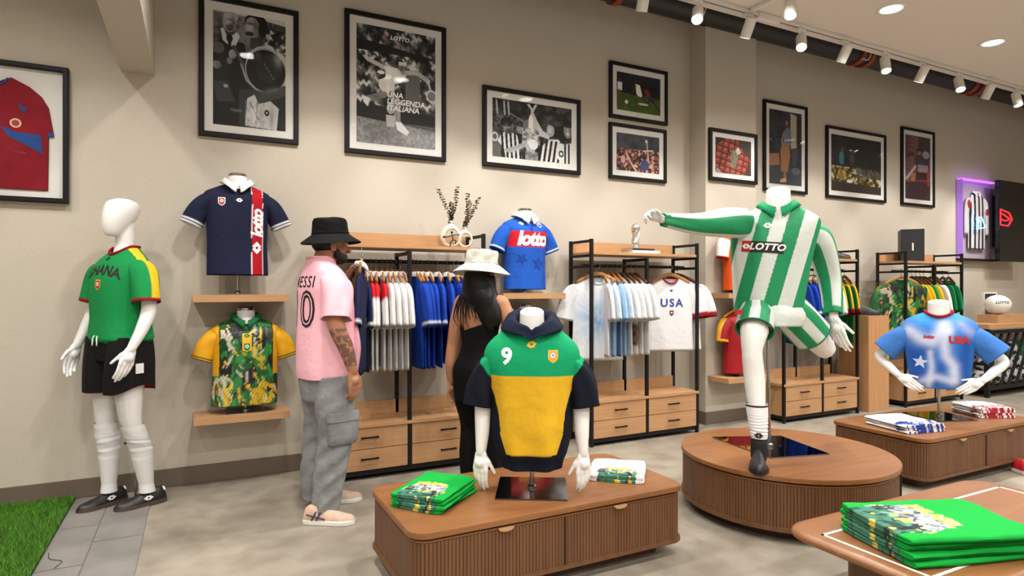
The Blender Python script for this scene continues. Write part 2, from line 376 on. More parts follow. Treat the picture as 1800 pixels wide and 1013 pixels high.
# ------------------------------------------------------------------ wall shelves
def shelf(xc, y, z, label, w=.612, d=.28, th=.049):
    t = thing('wall_shelf', label, 'shelf', (xc, y, z), 0, 'floating oak wall shelves')
    MB().box((-w/2, -d, -th), (w/2, -.002, 0)).build('board', M_oak, t, bevel=.002)
    return t
shelf(.285, WY, 1.334, 'upper floating oak shelf carrying the navy polo bust')
shelf(.29, WY, .506, 'lower floating oak shelf carrying the painterly green and yellow jersey bust')
shelf(2.595, WY, 1.338, 'floating oak shelf under the royal blue polo bust')
shelf(2.595, WY, .506, 'low floating oak shelf hidden behind the hoodie bust')
shelf(4.925, 4.70, 1.33, 'upper floating oak shelf on the pilaster')
shelf(4.925, 4.70, .495, 'lower floating oak shelf on the pilaster')
# ------------------------------------------------------------------ plinths
def flutes(path, pitch=.017, depth=.004):
    """ribbed outline following a closed 2-D path, ribs pointing outward"""
    P = np.asarray(path, float); Q = np.vstack([P, P[:1]]); L = np.r_[0, np.cumsum(np.linalg.norm(np.diff(Q, axis=0), axis=1))]
    n = int(L[-1]/pitch); out = []
    prof = [(0, 0), (.12, 1), (.5, 1.25), (.88, 1)]
    for i in range(n):
        for f, hgt in prof:
            s = (i+f)/n*L[-1]; x = np.interp(s, L, Q[:,0]); y = np.interp(s, L, Q[:,1]); e = .004
            dx = np.interp((s+e) % L[-1], L, Q[:,0])-np.interp((s-e) % L[-1], L, Q[:,0]); dy = np.interp((s+e) % L[-1], L, Q[:,1])-np.interp((s-e) % L[-1], L, Q[:,1])
            m_ = math.hypot(dx, dy)+1e-9; out.append((x+dy/m_*depth*hgt, y-dx/m_*depth*hgt))
    return out
def pull(t, x, y, z):
    # crescent finger pull at the top of a door
    an = np.linspace(PI, 2*PI, 15); P = [(x+.038*math.cos(a), z+.016*math.sin(a)) for a in an]
    MB().prism([(px, pz) for px, pz in P], y-.016, y+.004, 'y').build('finger_pull', M_oak, t, bevel=.0015)
def plinth(x0, x1, y0, y1, label, ht=.36):
    W, Dp = x1-x0, y1-y0; t = thing('display_plinth', label, 'display plinth', ((x0+x1)/2, (y0+y1)/2, 0), 0, 'fluted walnut display plinths')
    w2, d2 = W/2, Dp/2
    MB().prism(rrect(-w2, w2, -d2, d2, .085, 10), ht-.026, ht).build('top_panel', M_wal, t, bevel=.003)
    MB().prism(rrect(-w2+.012, w2-.012, -d2+.012, d2-.012, .08, 10), ht-.046, ht-.036).build('edge_strip', M_wal, t, bevel=.002)
    MB().prism(rrect(-w2+.03, w2-.03, -d2+.03, d2-.03, .06, 8), ht-.04, ht-.024).build('shadow_gap', plain('gap_dark', (40, 26, 18), .7), t)
    bd = MB().prism(flutes(rrect(-w2+.014, w2-.014, -d2+.014, d2-.014, .08, 10)), .092, ht-.046).build('fluted_body', M_walf, t)
    MB().prism(rrect(-w2, w2, -d2, d2, .09, 10), .072, .094).build('bottom_panel', M_walf, t, bevel=.003)
    MB().prism(rrect(-w2+.1, w2-.1, -d2+.1, d2-.1, .05, 6), 0, .072).build('plinth_base', plain('base_brown', (70, 44, 30), .6), t)
    MB().box((-.0025, -d2+.003, .095), (.0025, -d2+.012, ht-.046)).build('door_gap', plain('gap_dark', (40, 26, 18), .7), t)
    pull(t, -w2*.42, -d2+.008, ht-.036); pull(t, w2*.42, -d2+.008, ht-.036)
    return t
plinth(.79, 2.27, 2.45, 3.17, 'low walnut plinth with fluted sides carrying the green and yellow hoodie bust')
plinth(4.36, 5.86, 2.44, 3.16, 'low walnut plinth with fluted sides carrying the blue airbrushed shirt bust')
# round platform
CXR, CYR, RR_ = 3.308, 2.705, .629
t = thing('round_platform', 'round walnut platform with fluted drum under the kicking mannequin', 'platform', (CXR, CYR, 0))
an = np.linspace(0, 2*PI, 120, endpoint=False); circ = lambda r: [(r*math.cos(a), r*math.sin(a)) for a in an]
MB().prism(circ(RR_), .334, .36).build('top_panel', M_wal, t, bevel=.003)
MB().prism(circ(RR_-.012), .314, .324).build('edge_strip', M_wal, t, bevel=.002)
MB().prism(circ(RR_-.03), .32, .336).build('shadow_gap', MATS['gap_dark'], t)
MB().prism(flutes(circ(RR_-.014)), .085, .314).build('fluted_drum', M_walf, t)
MB().prism(circ(RR_), .06, .086).build('bottom_panel', M_walf, t, bevel=.003)
MB().prism(circ(RR_-.1), 0, .06).build('plinth_base', MATS['base_brown'], t)
ga = math.atan2(at(1497, 900, 1)[1]*0, 1)
for ag in (-1.12, .6):
    g = MB().box((-.0025, -.006, .088), (.0025, .004, .314)).build('door_gap', MATS['gap_dark'], t); g.location = ((RR_-.006)*math.cos(ag), (RR_-.006)*math.sin(ag), 0); g.rotation_euler = (0, 0, ag+PI/2)
g = MB().prism([(.036*math.cos(a), .016*math.sin(a)) for a in np.linspace(PI, 2*PI, 15)], -.016, .004, 'y').build('finger_pull', M_oak, t); ag = -.62; g.location = ((RR_-.005)*math.cos(ag), (RR_-.005)*math.sin(ag), .324); g.rotation_euler = (0, 0, ag+PI/2)
# pitch table at the right front
TX0, TX1, TY0, TY1, TH = 2.235, 3.75, 1.14, 1.865, .36
t = thing('pitch_table', 'walnut display table with white pitch lines on its rounded top', 'display table', ((TX0+TX1)/2, (TY0+TY1)/2, 0))
w2, d2 = (TX1-TX0)/2, (TY1-TY0)/2
R = []
for k in range(9):
    a = PI*k/8; z = TH-.022+.022*math.cos(a); ins = .03*(1-math.sin(a)) if k < 4 else .05*(1-math.sin(a))
    pts = rrect(-w2+ins, w2-ins, -d2+ins, d2-ins, .13, 12); R.append(np.column_stack([pts, np.full(len(pts), z)]))
MB().rings(R[::-1]).build('table_top', M_wal, t, angle=60)
MB().prism(rrect(-w2+.2, w2-.2, -d2+.16, d2-.16, .06, 6), 0, TH-.044).build('table_base', M_walf, t)
M_line = plain('white_line', (236, 232, 226), .5)
lx0, ly0, ly1 = -w2+.075, -d2+.135, d2-.165
lw = .013; z1 = TH+.0012
def ln(a, b_):
    MB().box((min(a[0], b_[0])-lw/2, min(a[1], b_[1])-lw/2, TH-.002), (max(a[0], b_[0])+lw/2, max(a[1], b_[1])+lw/2, z1)).build('pitch_line', M_line, t)
ln((lx0, ly0), (lx0, ly1)); ln((lx0, ly1), (w2-.08, ly1)); ln((lx0, ly0), (w2-.08, ly0)); ln((w2-.08, ly0), (w2-.08, ly1)); ln((0, ly0), (0, ly1))
# ------------------------------------------------------------------ framed photographs
class Canvas:
    def __init__(s, w, h, col):
        s.w, s.h = w, h; s.a = np.ones((h, w, 3))*np.array(col)/255.; s.X, s.Y = np.meshgrid((np.arange(w)+.5)/w, (np.arange(h)+.5)/h); s.asp = w/h
    def put(s, m, col, al=1):
        s.a[m] = s.a[m]*(1-al)+np.array(col)/255.*al if np.ndim(col) else s.a[m]*(1-al)+col/255.*al
    def ell(s, cx, cy, rx, ry, col, rot=0, al=1):
        x = (s.X-cx)*s.asp; y = s.Y-cy; c, q = math.cos(rot), math.sin(rot); u = x*c+y*q; v = -x*q+y*c
        s.put((u/(rx*s.asp))**2+(v/ry)**2 < 1, col, al); return s
    def poly(s, P, col, al=1):
        m = np.zeros_like(s.X, bool); n = len(P)
        for i in range(n):
            x1, y1 = P[i]; x2, y2 = P[(i+1) % n]
            if y1 == y2: continue
            m ^= ((y1 > s.Y) != (y2 > s.Y)) & (s.X < (x2-x1)*(s.Y-y1)/(y2-y1)+x1)
        s.put(m, col, al); return s
    def line(s, P, wd, col, al=1):
        m = np.zeros_like(s.X, bool)
        for (x1, y1), (x2, y2) in zip(P[:-1], P[1:]):
            ax, bx = x1*s.asp, x2*s.asp; dx, dy = bx-ax, y2-y1; t = np.clip(((s.X*s.asp-ax)*dx+(s.Y-y1)*dy)/(dx*dx+dy*dy+1e-9), 0, 1)
            m |= np.hypot(s.X*s.asp-ax-t*dx, s.Y-y1-t*dy) < wd/2
        s.put(m, col, al); return s
    def glow(s, cx, cy, rx, ry, v, al=.6, rot=0):
        x = (s.X-cx)*s.asp; y = s.Y-cy; c, q = math.cos(rot), math.sin(rot); u = (x*c+y*q)/(rx*s.asp); w = (-x*q+y*c)/ry; m = (np.exp(-(u*u+w*w))*al)[..., None]; s.a = s.a*(1-m)+np.array(v if np.ndim(v) else (v, v, v))/255.*m; return s
    def grain(s, amt, seed):
        s.a = np.clip(s.a+np.random.default_rng(seed).normal(size=s.a.shape[:2])[..., None]*amt, 0, 1); return s
    def noise(s, box, cell, cols, seed, al=1, thr=None):
        r = np.random.default_rng(seed); x0, y0, x1, y1 = box; m = (s.X >= x0) & (s.X < x1) & (s.Y >= y0) & (s.Y < y1)
        gw, gh = int(1/cell*s.asp)+3, int(1/cell)+3; g = r.random((gh, gw)); fx = s.X*s.asp/cell+.25*np.sin(s.Y*90); fy = s.Y/cell+.25*np.sin(s.X*90); fx = np.clip(fx, 0, gw-2.01); fy = np.clip(fy, 0, gh-2.01)
        i, j = fx.astype(int), fy.astype(int); a, b_ = fx-i, fy-j; a = a*a*(3-2*a); b_ = b_*b_*(3-2*b_)
        v = g[j, i]*(1-a)*(1-b_)+g[j, i+1]*a*(1-b_)+g[j+1, i]*(1-a)*b_+g[j+1, i+1]*a*b_
        cols = np.array(cols)/255.; t = np.clip((v-.15)/.7, 0, .999)*(len(cols)-1); k = t.astype(int); f = (t-k)[..., None]
        c = cols[k]*(1-f)+cols[k+1]*f
        if thr is not None: m &= v > thr
        s.a[m] = s.a[m]*(1-al)+c[m]*al; return s
G = lambda v: (v, v, v)
PRINT = vcol('photo_print', .6, 0, .3)
def print_mesh(cv, x0, x1, z0, z1, y):
    w, h = cv.w, cv.h; xs = np.linspace(x0, x1, w); zs = np.linspace(z1, z0, h); X, Z = np.meshgrid(xs, zs)
    V = np.stack([X.ravel(), np.full(w*h, y), Z.ravel()], 1); i = np.arange(w*h).reshape(h, w)
    F = np.stack([i[:-1,:-1], i[1:,:-1], i[1:,1:], i[:-1,1:]], -1).reshape(-1, 4)
    return MB().add(V, F.tolist(), lin(cv.a.reshape(-1, 3)))
def frame_rails(w2, h2, fw, d=.032):
    mb = MB()
    R = []
    for s, y in ((0, -.002), (0, -d), (.004, -d-.002), (fw-.004, -d-.002), (fw, -d+.002), (fw, -.002)):
        R.append(np.array([(-w2+s, y, -h2+s), (w2-s, y, -h2+s), (w2-s, y, h2-s), (-w2+s, y, h2-s)]))
    mb.rings(R, False, False); return mb
def picture(x0, x1, z0, z1, label, cv, fw=.036, mat=.058, y=WY, prints=None):
    w2, h2 = (x1-x0)/2, (z1-z0)/2; t = thing('picture_frame', label, 'picture', ((x0+x1)/2, y, (z0+z1)/2), 0, 'black framed photographs on the wall')
    frame_rails(w2, h2, fw).build('frame', M_blkf, t)
    MB().box((-w2+fw*.6, -.016, -h2+fw*.6), (w2-fw*.6, -.004, h2-fw*.6)).build('mat_board', M_matb, t)
    a, c = w2-fw-mat, h2-fw-mat
    p = print_mesh(cv, -a, a, -c, c, -.0175).build('photograph', PRINT, t)
    if prints: prints(p, a, c)
    MB().box((-w2+fw*.8, -.025, -h2+fw*.8), (w2-fw*.8, -.022, h2-fw*.8)).build('glass_pane', M_glass, t)
    return t
def flat_text(txt, size, x, z, y, mat, parent, **k):
    V, F = text_mesh(txt, size, cut=0, **k); return MB().add(np.column_stack([V[:,0]+x, np.full(len(V), y), V[:,1]+z]), F).build('lettering', mat, parent)
LOGO = [(-.73, 0), (-.18, .5), (0, .336), (.18, .5), (.73, 0), (.18, -.5), (0, -.336), (-.18, -.5)]
LHOLE = [(-.2, 0), (0, .19), (.2, 0), (0, -.19)]
def logo_vf(size, cut=.012, hole=True, rot=0):
    V, F = poly_mesh([(x*size, y*size) for x, y in LOGO], cut, [[(x*size, y*size) for x, y in LHOLE]] if hole else ())
    c, s = math.cos(rot), math.sin(rot); return V@np.array([[c, s], [-s, c]]), F
M_inkw = plain('ink_white', (236, 236, 234), .6); M_inkr = plain('ink_red', (176, 26, 34), .6); M_inkk = plain('ink_black', (24, 22, 24), .6)
# two men with a racket, black and white
c = Canvas(180, 262, G(30))
c.noise((0, 0, 1, .4), .09, [G(40), G(70), G(120)], 1).noise((.7, .1, 1, .3), .03, [G(15), G(40), G(190)], 2).poly([(0,0),(.45,0),(1,0),(1,.05),(.6,.02),(0,.015)], G(190))
c.poly([(0,.3),(.12,.24),(.42,.26),(.5,.5),(.45,1),(0,1)], G(17)).ell(.22,.095,.095,.085,G(140)).ell(.24,.045,.1,.045,G(165)).ell(.22,.14,.05,.03,G(60))
c.poly([(.1,.16),(.14,.15),(.2,.24),(.32,.17),(.36,.2),(.3,.3),(.22,.3),(.13,.26)], G(205)).ell(.22,.235,.045,.035,G(12)).line([(.22,.25),(.24,.45)], .03, G(12)).ell(.26,.37,.05,.04,G(150)).ell(.22,.43,.035,.03,G(120)).line([(.28,.3),(.4,.45)], .03, G(70))
c.ell(.06,.33,.09,.05,G(90)).ell(.05,.48,.06,.035,G(140)).poly([(0,.62),(.2,.62),(.3,.78),(.05,.8)], G(52)).ell(.17,.655,.03,.015,G(170)).poly([(.35,.67),(.5,.66),(.55,1),(.35,1)], G(45))
c.ell(.58,.07,.16,.09,G(10)).ell(.53,.11,.1,.095,G(136)).ell(.49,.165,.06,.02,G(22)).ell(.67,.12,.06,.07,G(14)).poly([(.5,.2),(.68,.18),(.66,.28),(.5,.3)], G(60))
c.poly([(.46,.35),(.6,.27),(.78,.24),(1,.33),(1,.62),(.86,.5),(.6,.36),(.5,.42)], G(186)).line([(.82,.25),(1,.42)], .012, G(70))
c.ell(.72,.47,.29,.2,G(150), .3).ell(.72,.475,.275,.188,G(16), .3).ell(.76,.45,.18,.13,G(34), .3)
for q in range(5): c.ell(.7+.03*q,.42+.028*q,.012,.014,G(90))
c.line([(.38,.45),(.45,.58),(.6,.66)], .02, G(140)).poly([(.52,.68),(.7,.66),(1,.58),(1,.68),(.72,.75),(.55,.76)], G(58)).ell(.57,.7,.07,.045,G(50))
c.poly([(.46,.74),(.56,.7),(.62,.78),(.78,.74),(.9,.8),(.87,1),(.43,.98)], G(185)).line([(.5,.78),(.62,.92)], .012, G(80)).line([(.6,.75),(.58,.95)], .01, G(90)).ell(.73,.85,.035,.028,G(12)).ell(.73,.85,.013,.01,G(170)).noise((.43,.76,.7,1), .03, [G(120), G(200)], 4, .4)
c.glow(.5,.1,.05,.05,190,.6).glow(.58,.09,.04,.06,40,.5).glow(.47,.12,.03,.03,170,.5).glow(.5,.075,.05,.012,30,.7).glow(.19,.09,.04,.05,200,.5).glow(.27,.1,.03,.06,60,.6).glow(.22,.07,.05,.01,50,.5).glow(.65,.2,.07,.05,40,.6).glow(.9,.35,.08,.08,230,.6).glow(.6,.35,.05,.04,120,.5).glow(.8,.64,.15,.03,110,.6,-.25).glow(.55,.88,.04,.1,235,.5).glow(.8,.9,.03,.1,110,.5).glow(.1,.5,.08,.2,50,.5).glow(.3,.6,.06,.2,8,.6).grain(.02,1)
picture(.016, .69, 2.463, 3.47, 'tall black and white photograph of a man holding a racket beside another man', c, .036, .056)
# tennis player poster
c = Canvas(190, 270, G(60))
c.noise((0,0,1,.28), .05, [G(14), G(40), G(90), G(180)], 5).poly([(0,.12),(1,.2),(1,.32),(0,.25)], G(28)).noise((0,.22,1,.68), .045, [G(14), G(34), G(66), G(110), G(215)], 6)
c.poly([(0,.66),(1,.7),(1,.84),(0,.78)], G(34)).poly([(0,.78),(1,.84),(1,1),(0,1)], G(128)).noise((0,.8,1,1), .02, [G(95), G(120), G(160)], 7, .6).poly([(.62,.36),(.8,.36),(.78,.68),(.6,.66)], G(95))
c.line([(.07,.24),(.14,.29),(.3,.33),(.42,.36)], .035, G(200)).ell(.08,.245,.03,.02,G(60)).ell(.54,.29,.06,.035,G(40)).ell(.56,.33,.05,.045,G(120)).poly([(.52,.27),(.62,.27),(.62,.3),(.52,.3)], G(225))
c.poly([(.34,.32),(.5,.33),(.62,.38),(.55,.45),(.47,.47),(.46,.56),(.34,.57),(.27,.5),(.28,.45),(.36,.42)], G(232)).line([(.58,.36),(.75,.34),(.9,.4)], .04, G(170)).line([(.9,.4),(.93,.47)], .014, G(200)).ell(.95,.53,.07,.055,G(205)).ell(.95,.53,.055,.042,G(120))
c.line([(.34,.57),(.2,.61),(.12,.63)], .055, G(120)).poly([(.07,.6),(.17,.62),(.14,.69),(.09,.66)], G(220)).line([(.43,.56),(.5,.66),(.5,.8)], .06, G(140)).poly([(.48,.79),(.55,.79),(.66,.87),(.62,.9),(.5,.86)], G(235)).ell(.42,.68,.05,.05,G(170)).poly([(.36,.74),(.48,.74),(.47,.84),(.37,.84)], G(185))
c.ell(.3,.385,.045,.015,G(245))
c.glow(.42,.36,.06,.06,250,.5).glow(.33,.5,.05,.05,190,.5).glow(.44,.48,.03,.06,200,.6).glow(.56,.34,.03,.03,60,.5).glow(.46,.62,.02,.06,90,.6).glow(.52,.7,.02,.06,180,.5).glow(.24,.6,.06,.015,70,.6,.2).glow(.7,.355,.08,.015,215,.6).glow(.7,.9,.3,.05,165,.4).glow(.2,.95,.3,.04,95,.4).grain(.025,2)
def p2(p, a, h):
    flat_text('UNA\nLEGGENDA\nITALIANA', .062, -.085, -.115, -.019, M_inkw, p, shear=.15, bold=.0014, align='LEFT', line=.86)
    flat_text('LOTTO', .045, .02, .4, -.019, M_inkw, p, shear=.3, bold=.0016, spacing=1.1)
    V, F = logo_vf(.028); MB().add(np.column_stack([V[:,0]-.1, np.full(len(V), -.019), V[:,1]+.4]), F).build('logo', M_inkr, p)
picture(1.035, 1.875, 2.444, 3.57, 'large black and white poster of a tennis player with white Italian words', c, .036, .056, prints=p2)
# cup celebration, black and white
c = Canvas(220, 150, G(40))
c.noise((0,0,1,1), .07, [G(15), G(40), G(75)], 8).noise((0,.28,.45,.55), .03, [G(20), G(70), G(150)], 9, .6).poly([(0,.6),(.1,.6),(.1,1),(0,1)], G(90)).ell(.03,.66,.04,.08,G(200)).ell(.03,.66,.025,.05,G(90))
for x in (.05,.14,.19): c.line([(x,.05),(x+.01,.26)], .03, G(170))
c.line([(.2,.22),(.4,.36)], .02, G(120))
def stripes(P, n, x0, x1, sk=0.0):
    for q in range(n):
        a = x0+(x1-x0)*q/n; b_ = a+(x1-x0)/n*.5
        c.poly([(a,P[0]),(b_,P[0]),(b_+sk,P[1]),(a+sk,P[1])], G(12))
c.ell(.34,.47,.05,.09,G(130)).ell(.34,.4,.05,.05,G(40)).poly([(.25,.6),(.45,.56),(.47,1),(.23,1)], G(25))
c.ell(.43,.4,.06,.1,G(110))
c.poly([(.06,.72),(.12,.58),(.2,.53),(.3,.6),(.36,1),(.16,1),(.14,.85)], G(205)); stripes((.56,1), 5, .1, .36, .02); c.ell(.19,.46,.065,.12,G(120)).ell(.17,.39,.07,.08,G(18)).ell(.2,.54,.04,.05,G(60))
c.poly([(.14,.86),(.2,.92),(.46,.74),(.42,.68),(.24,.8)], G(150)).ell(.42,.7,.05,.05,G(150))
c.poly([(.42,.04),(.47,.12),(.46,.3),(.42,.48),(.58,.5),(.55,.3),(.5,.16),(.55,.02),(.52,.02),(.49,.1),(.45,.02)], G(190)).ell(.47,.35,.03,.14,G(230)).poly([(.36,.5),(.58,.5),(.56,.7),(.5,.9),(.42,.85),(.38,.68)], G(170)).noise((.36,.45,.58,.72), .04, [G(60), G(160), G(240)], 10, .7).ell(.5,.72,.06,.09,G(220)).noise((.4,.85,.56,1), .03, [G(110), G(180)], 11, .8)
c.poly([(.55,.3),(.62,.46),(.72,.52),(.7,.6),(.58,.56)], G(200))
c.poly([(.56,1),(.62,.72),(.7,.6),(.82,.58),(.92,.7),(.9,1)], G(220)); stripes((.62,1), 5, .6, .9, -.04); c.ell(.79,.4,.1,.17,G(14)).ell(.72,.44,.05,.11,G(165)).ell(.78,.3,.09,.06,G(40)).ell(.71,.45,.03,.03,G(190))
c.ell(.86,.8,.07,.16,G(225)).ell(.86,.83,.035,.06,G(20)).ell(.86,.83,.018,.03,G(220))
c.poly([(.88,.66),(1,.62),(1,1),(.9,1)], G(215)); stripes((.64,1), 2, .9, 1.0); c.ell(.95,.4,.055,.14,G(125)).ell(.95,.28,.07,.07,G(16)).ell(.95,.46,.025,.02,G(215))
c.glow(.17,.46,.03,.07,170,.5).glow(.23,.48,.02,.08,60,.5).glow(.71,.42,.02,.06,215,.5).glow(.95,.42,.02,.08,190,.5).glow(.98,.42,.015,.1,50,.5).glow(.33,.46,.02,.05,175,.5).glow(.3,.85,.1,.04,190,.5,-.4).glow(.8,.3,.05,.04,130,.4).glow(.47,.6,.04,.1,245,.4).grain(.025,3)
picture(2.217, 3.222, 2.445, 3.147, 'wide black and white photograph of striped players lifting a cup', c, .036, .058)
# night match
c = Canvas(140, 104, (16, 16, 22))
c.noise((0,0,1,.55), .1, [(10,10,16), (30,28,36), (14,14,20)], 12).poly([(0,.52),(1,.6),(1,1),(0,1)], (62,84,26)).noise((0,.55,1,1), .06, [(48,70,18), (80,104,34)], 13, .6)
c.ell(.07,.22,.03,.05,(60,40,34)).poly([(.02,.27),(.12,.27),(.12,.48),(.02,.48)], G(220)).line([(.06,.48),(.1,.66)], .05, (90,70,60))
c.ell(.41,.2,.035,.06,(50,34,30)).poly([(.42,.25),(.52,.27),(.58,.55),(.5,.6),(.44,.5)], G(226)).line([(.42,.3),(.36,.5)], .04, (70,45,38)).line([(.5,.58),(.46,.85)], .05, (90,60,50)).line([(.56,.58),(.72,.72)], .05, (60,45,45))
c.ell(.7,.3,.03,.05,(60,36,30)).poly([(.6,.34),(.72,.36),(.8,.58),(.66,.55)], (110,36,48)).poly([(.7,.55),(.84,.52),(.86,.68),(.72,.66)], (40,40,90)).line([(.82,.66),(.98,.88)], .05, (50,36,36)).ell(.22,.76,.035,.05,G(225)).ell(.6,.76,.12,.03,(190,200,180))
picture(3.56, 4.276, 3.037, 3.582, 'small colour photograph of players chasing a ball on a night pitch, above another frame', c, .032, .055)
# crowd
c = Canvas(140, 104, (50, 48, 58))
c.noise((0,0,1,.5), .16, [(40,42,52), (70,72,84), (46,46,54)], 14).noise((0,.4,1,1), .05, [(34,20,20), (66,38,36), (104,62,52), (150,104,88), (206,176,156)], 15)
c.line([(.22,.5),(.32,.75),(.46,1)], .05, (200,160,140)).line([(.74,.7),(.72,.4),(.7,.2)], .04, (190,150,130)).ell(.69,.15,.03,.05,(200,190,180)).ell(.65,.8,.1,.14,(52,66,110)).ell(.15,.7,.05,.1,(190,150,150)).line([(.62,.42),(.84,.38)], .03, (210,200,190)).line([(.86,.9),(.82,.55)], .04, (170,120,110))
picture(3.557, 4.262, 2.447, 2.988, 'small colour photograph of a cheering crowd, below another frame', c, .032, .055)
# boot on a red quilted ball
c = Canvas(120, 96, (40, 28, 26))
for i in range(-2, 8):
    for j in range(-2, 7):
        x = .1+i*.15-j*.03; y = .05+j*.17+i*.04; r = RNG.random()
        c.poly([(x,y),(x+.13,y+.035),(x+.1,y+.18),(x-.03,y+.145)], (120+40*r,50+14*r,40+10*r)).poly([(x+.02,y+.03),(x+.1,y+.05),(x+.08,y+.1),(x,y+.08)], (168+20*r,84+10*r,66))
c.poly([(0,0),(.3,0),(0,.25)], (40,30,28)).poly([(.6,0),(1,0),(1,.55),(.8,.4)], (58,48,44)).poly([(.05,.85),(.2,1),(0,1)], (150,140,140)).poly([(.85,.8),(1,.6),(1,1),(.8,1)], (70,52,46))
c.poly([(.4,.4),(.5,.3),(.62,.35),(.6,.6),(.5,.85),(.42,.8),(.44,.6)], (116,112,92)).poly([(.56,.3),(.64,.22),(.7,.36),(.6,.45)], (205,200,188)).line([(.36,.36),(.42,.42)], .05, (30,24,22)).noise((.4,.3,.65,.85), .04, [(70,66,52), (150,146,124)], 16, .4)
picture(4.625, 5.34-.04, 2.478, 3.008, 'small reddish photograph of a quilted pattern, on the pilaster', c, .034, .05, y=4.70)
# standing woman
c = Canvas(110, 174, (38, 38, 42))
c.noise((0,0,1,1), .2, [(24,24,28), (56,58,64), (36,36,40)], 17).poly([(.64,.02),(.84,.04),(.84,.48),(.66,.5)], (168,160,148)).poly([(.84,.03),(1,.06),(1,.6),(.84,.55)], (52,36,30)).poly([(.0,.6),(.3,.58),(.32,.74),(0,.76)], (138,98,74)).poly([(0,.76),(1,.78),(1,1),(0,1)], (56,58,66)).ell(.12,.2,.08,.14,(60,58,56)).poly([(.68,.5),(.9,.5),(.82,.72),(.7,.72)], (60,66,76)).ell(.82,.8,.14,.05,(84,90,100))
c.ell(.53,.13,.055,.05,(60,42,36)).ell(.53,.16,.045,.035,(140,104,86)).poly([(.46,.26),(.56,.2),(.66,.26),(.68,.42),(.62,.46),(.44,.42)], (96,106,128)).poly([(.4,.42),(.6,.44),(.64,.6),(.56,.82),(.36,.82),(.34,.55)], (146,102,66)).line([(.44,.3),(.38,.42),(.46,.5)], .035, (120,110,110)).line([(.47,.82),(.48,.92)], .05, (130,96,80)).poly([(.34,.93),(.52,.9),(.52,.96),(.34,.97)], (190,150,112))
picture(5.668, 6.386, 2.478, 3.50, 'tall colour photograph of a standing woman in tan trousers, behind the mannequin neck', c, .032, .058)
# dark night scene
c = Canvas(150, 114, (22, 22, 24))
c.noise((0,0,1,.6), .2, [(12,12,14), (36,36,40), (20,20,24)], 18).noise((0,.55,1,.85), .05, [(34,28,16), (66,56,30), (130,108,50), (206,194,160)], 19).poly([(0,.82),(1,.86),(1,1),(0,1)], (48,36,26)).ell(.2,.4,.05,.12,(36,112,118)).ell(.22,.25,.03,.05,(90,60,50)).ell(.42,.25,.025,.05,(60,50,46)).ell(.4,.4,.05,.09,(66,50,40)).noise((.5,.55,1,.72), .04, [(50,44,40), (110,104,96)], 20, .8)
c.line([(.4,.64),(.6,.66)], .02, G(200)).ell(.54,.6,.06,.07,(90,90,84)).ell(.36,.8,.06,.03,G(220)).ell(.2,.7,.09,.1,(190,160,60), 0, .5)
picture(6.73, 7.88, 2.472, 3.337, 'squarish dark night photograph with yellow and white lights along the bottom', c, .032, .06)
# seated person
c = Canvas(110, 174, (92, 62, 66))
c.noise((0,0,1,1), .25, [(70,44,48), (120,84,84), (84,56,64)], 21).poly([(.5,0),(1,0),(1,.35),(.55,.3)], (64,52,60)).poly([(0,.3),(.34,.26),(.34,.32),(0,.36)], (60,36,38)).poly([(0,.74),(1,.7),(1,1),(0,1)], (58,36,44)).poly([(.3,.56),(.95,.5),(.95,.72),(.35,.7)], (130,42,40)).poly([(.42,.58),(.85,.56),(.85,.68),(.45,.68)], (52,28,32))
c.ell(.55,.24,.1,.05,(52,38,40)).ell(.56,.27,.07,.035,(150,116,104)).poly([(.36,.32),(.66,.28),(.95,.36),(.95,.5),(.6,.52),(.36,.46)], (60,56,76)).ell(.82,.28,.14,.06,(156,150,158)).poly([(.5,.44),(.9,.44),(.92,.56),(.5,.56)], (150,140,148)).line([(.4,.48),(.2,.6),(.05,.68)], .05, (176,160,160)).poly([(.22,.6),(.42,.58),(.34,.78),(.24,.78)], (150,116,84)).ell(.28,.76,.1,.04,(60,40,42)).line([(.9,.55),(.92,.75)], .05, (150,64,56))
picture(8.216, 8.95, 2.475, 3.497, 'tall reddish photograph of a seated person, rightmost frame, blue glow on its lower edge', c, .032, .056)
# framed red jersey at the far left
jx0, jx1, jz0, jz1 = -1.512, -.738, 1.93, 2.808; jw, jh = (jx1-jx0)/2, (jz1-jz0)/2
t = thing('framed_jersey', 'black shadow-box frame with a dark red and blue football jersey', 'framed jersey', ((jx0+jx1)/2, WY, (jz0+jz1)/2))
frame_rails(jw, jh, .03, .045).build('frame', M_blkf, t)
MB().box((-jw+.02, -.012, -jh+.02), (jw-.02, -.004, jh-.02)).build('backing_board', M_matb, t)
jc = Vector(t.location)
def jp(zx, zy):     # point read off the wall photograph grid
    u, v = zx/2.111, zy/2.111; dx, dy = d_(u); q = 4.9/dy; return (dx*q-jc.x, HC-(v-V0)/FPX*q-jc.z)
body = [jp(40, 285), jp(110, 322), jp(155, 360), jp(180, 400), jp(200, 508), jp(180, 507), jp(177, 708)]
out = [(-x, z) for x, z in body[::-1]]+[(-.05, body[0][1]-.02), (0, body[0][1]-.05), (.05, body[0][1]-.02)]+body
out = out[::-1]
mbj = MB(); mbj.prism(out[::-1], -.024, -.0125, 'y'); M_jred = fabric('jersey_red', (126, 24, 36)); M_jblu = fabric('jersey_blue', (38, 74, 134))
js = mbj.build('jersey', M_jred, t, bevel=.003)
def flatp(P, mat, nm, y=-.0255, th=.0012):
    V, F = poly_mesh(P, 9); return MB().add(np.column_stack([V[:,0], np.full(len(V), y), V[:,1]]), F).build(nm, mat, js)
flatp([jp(178, 492), jp(197, 492), jp(199, 507), jp(178, 508)], M_jblu, 'cuff')
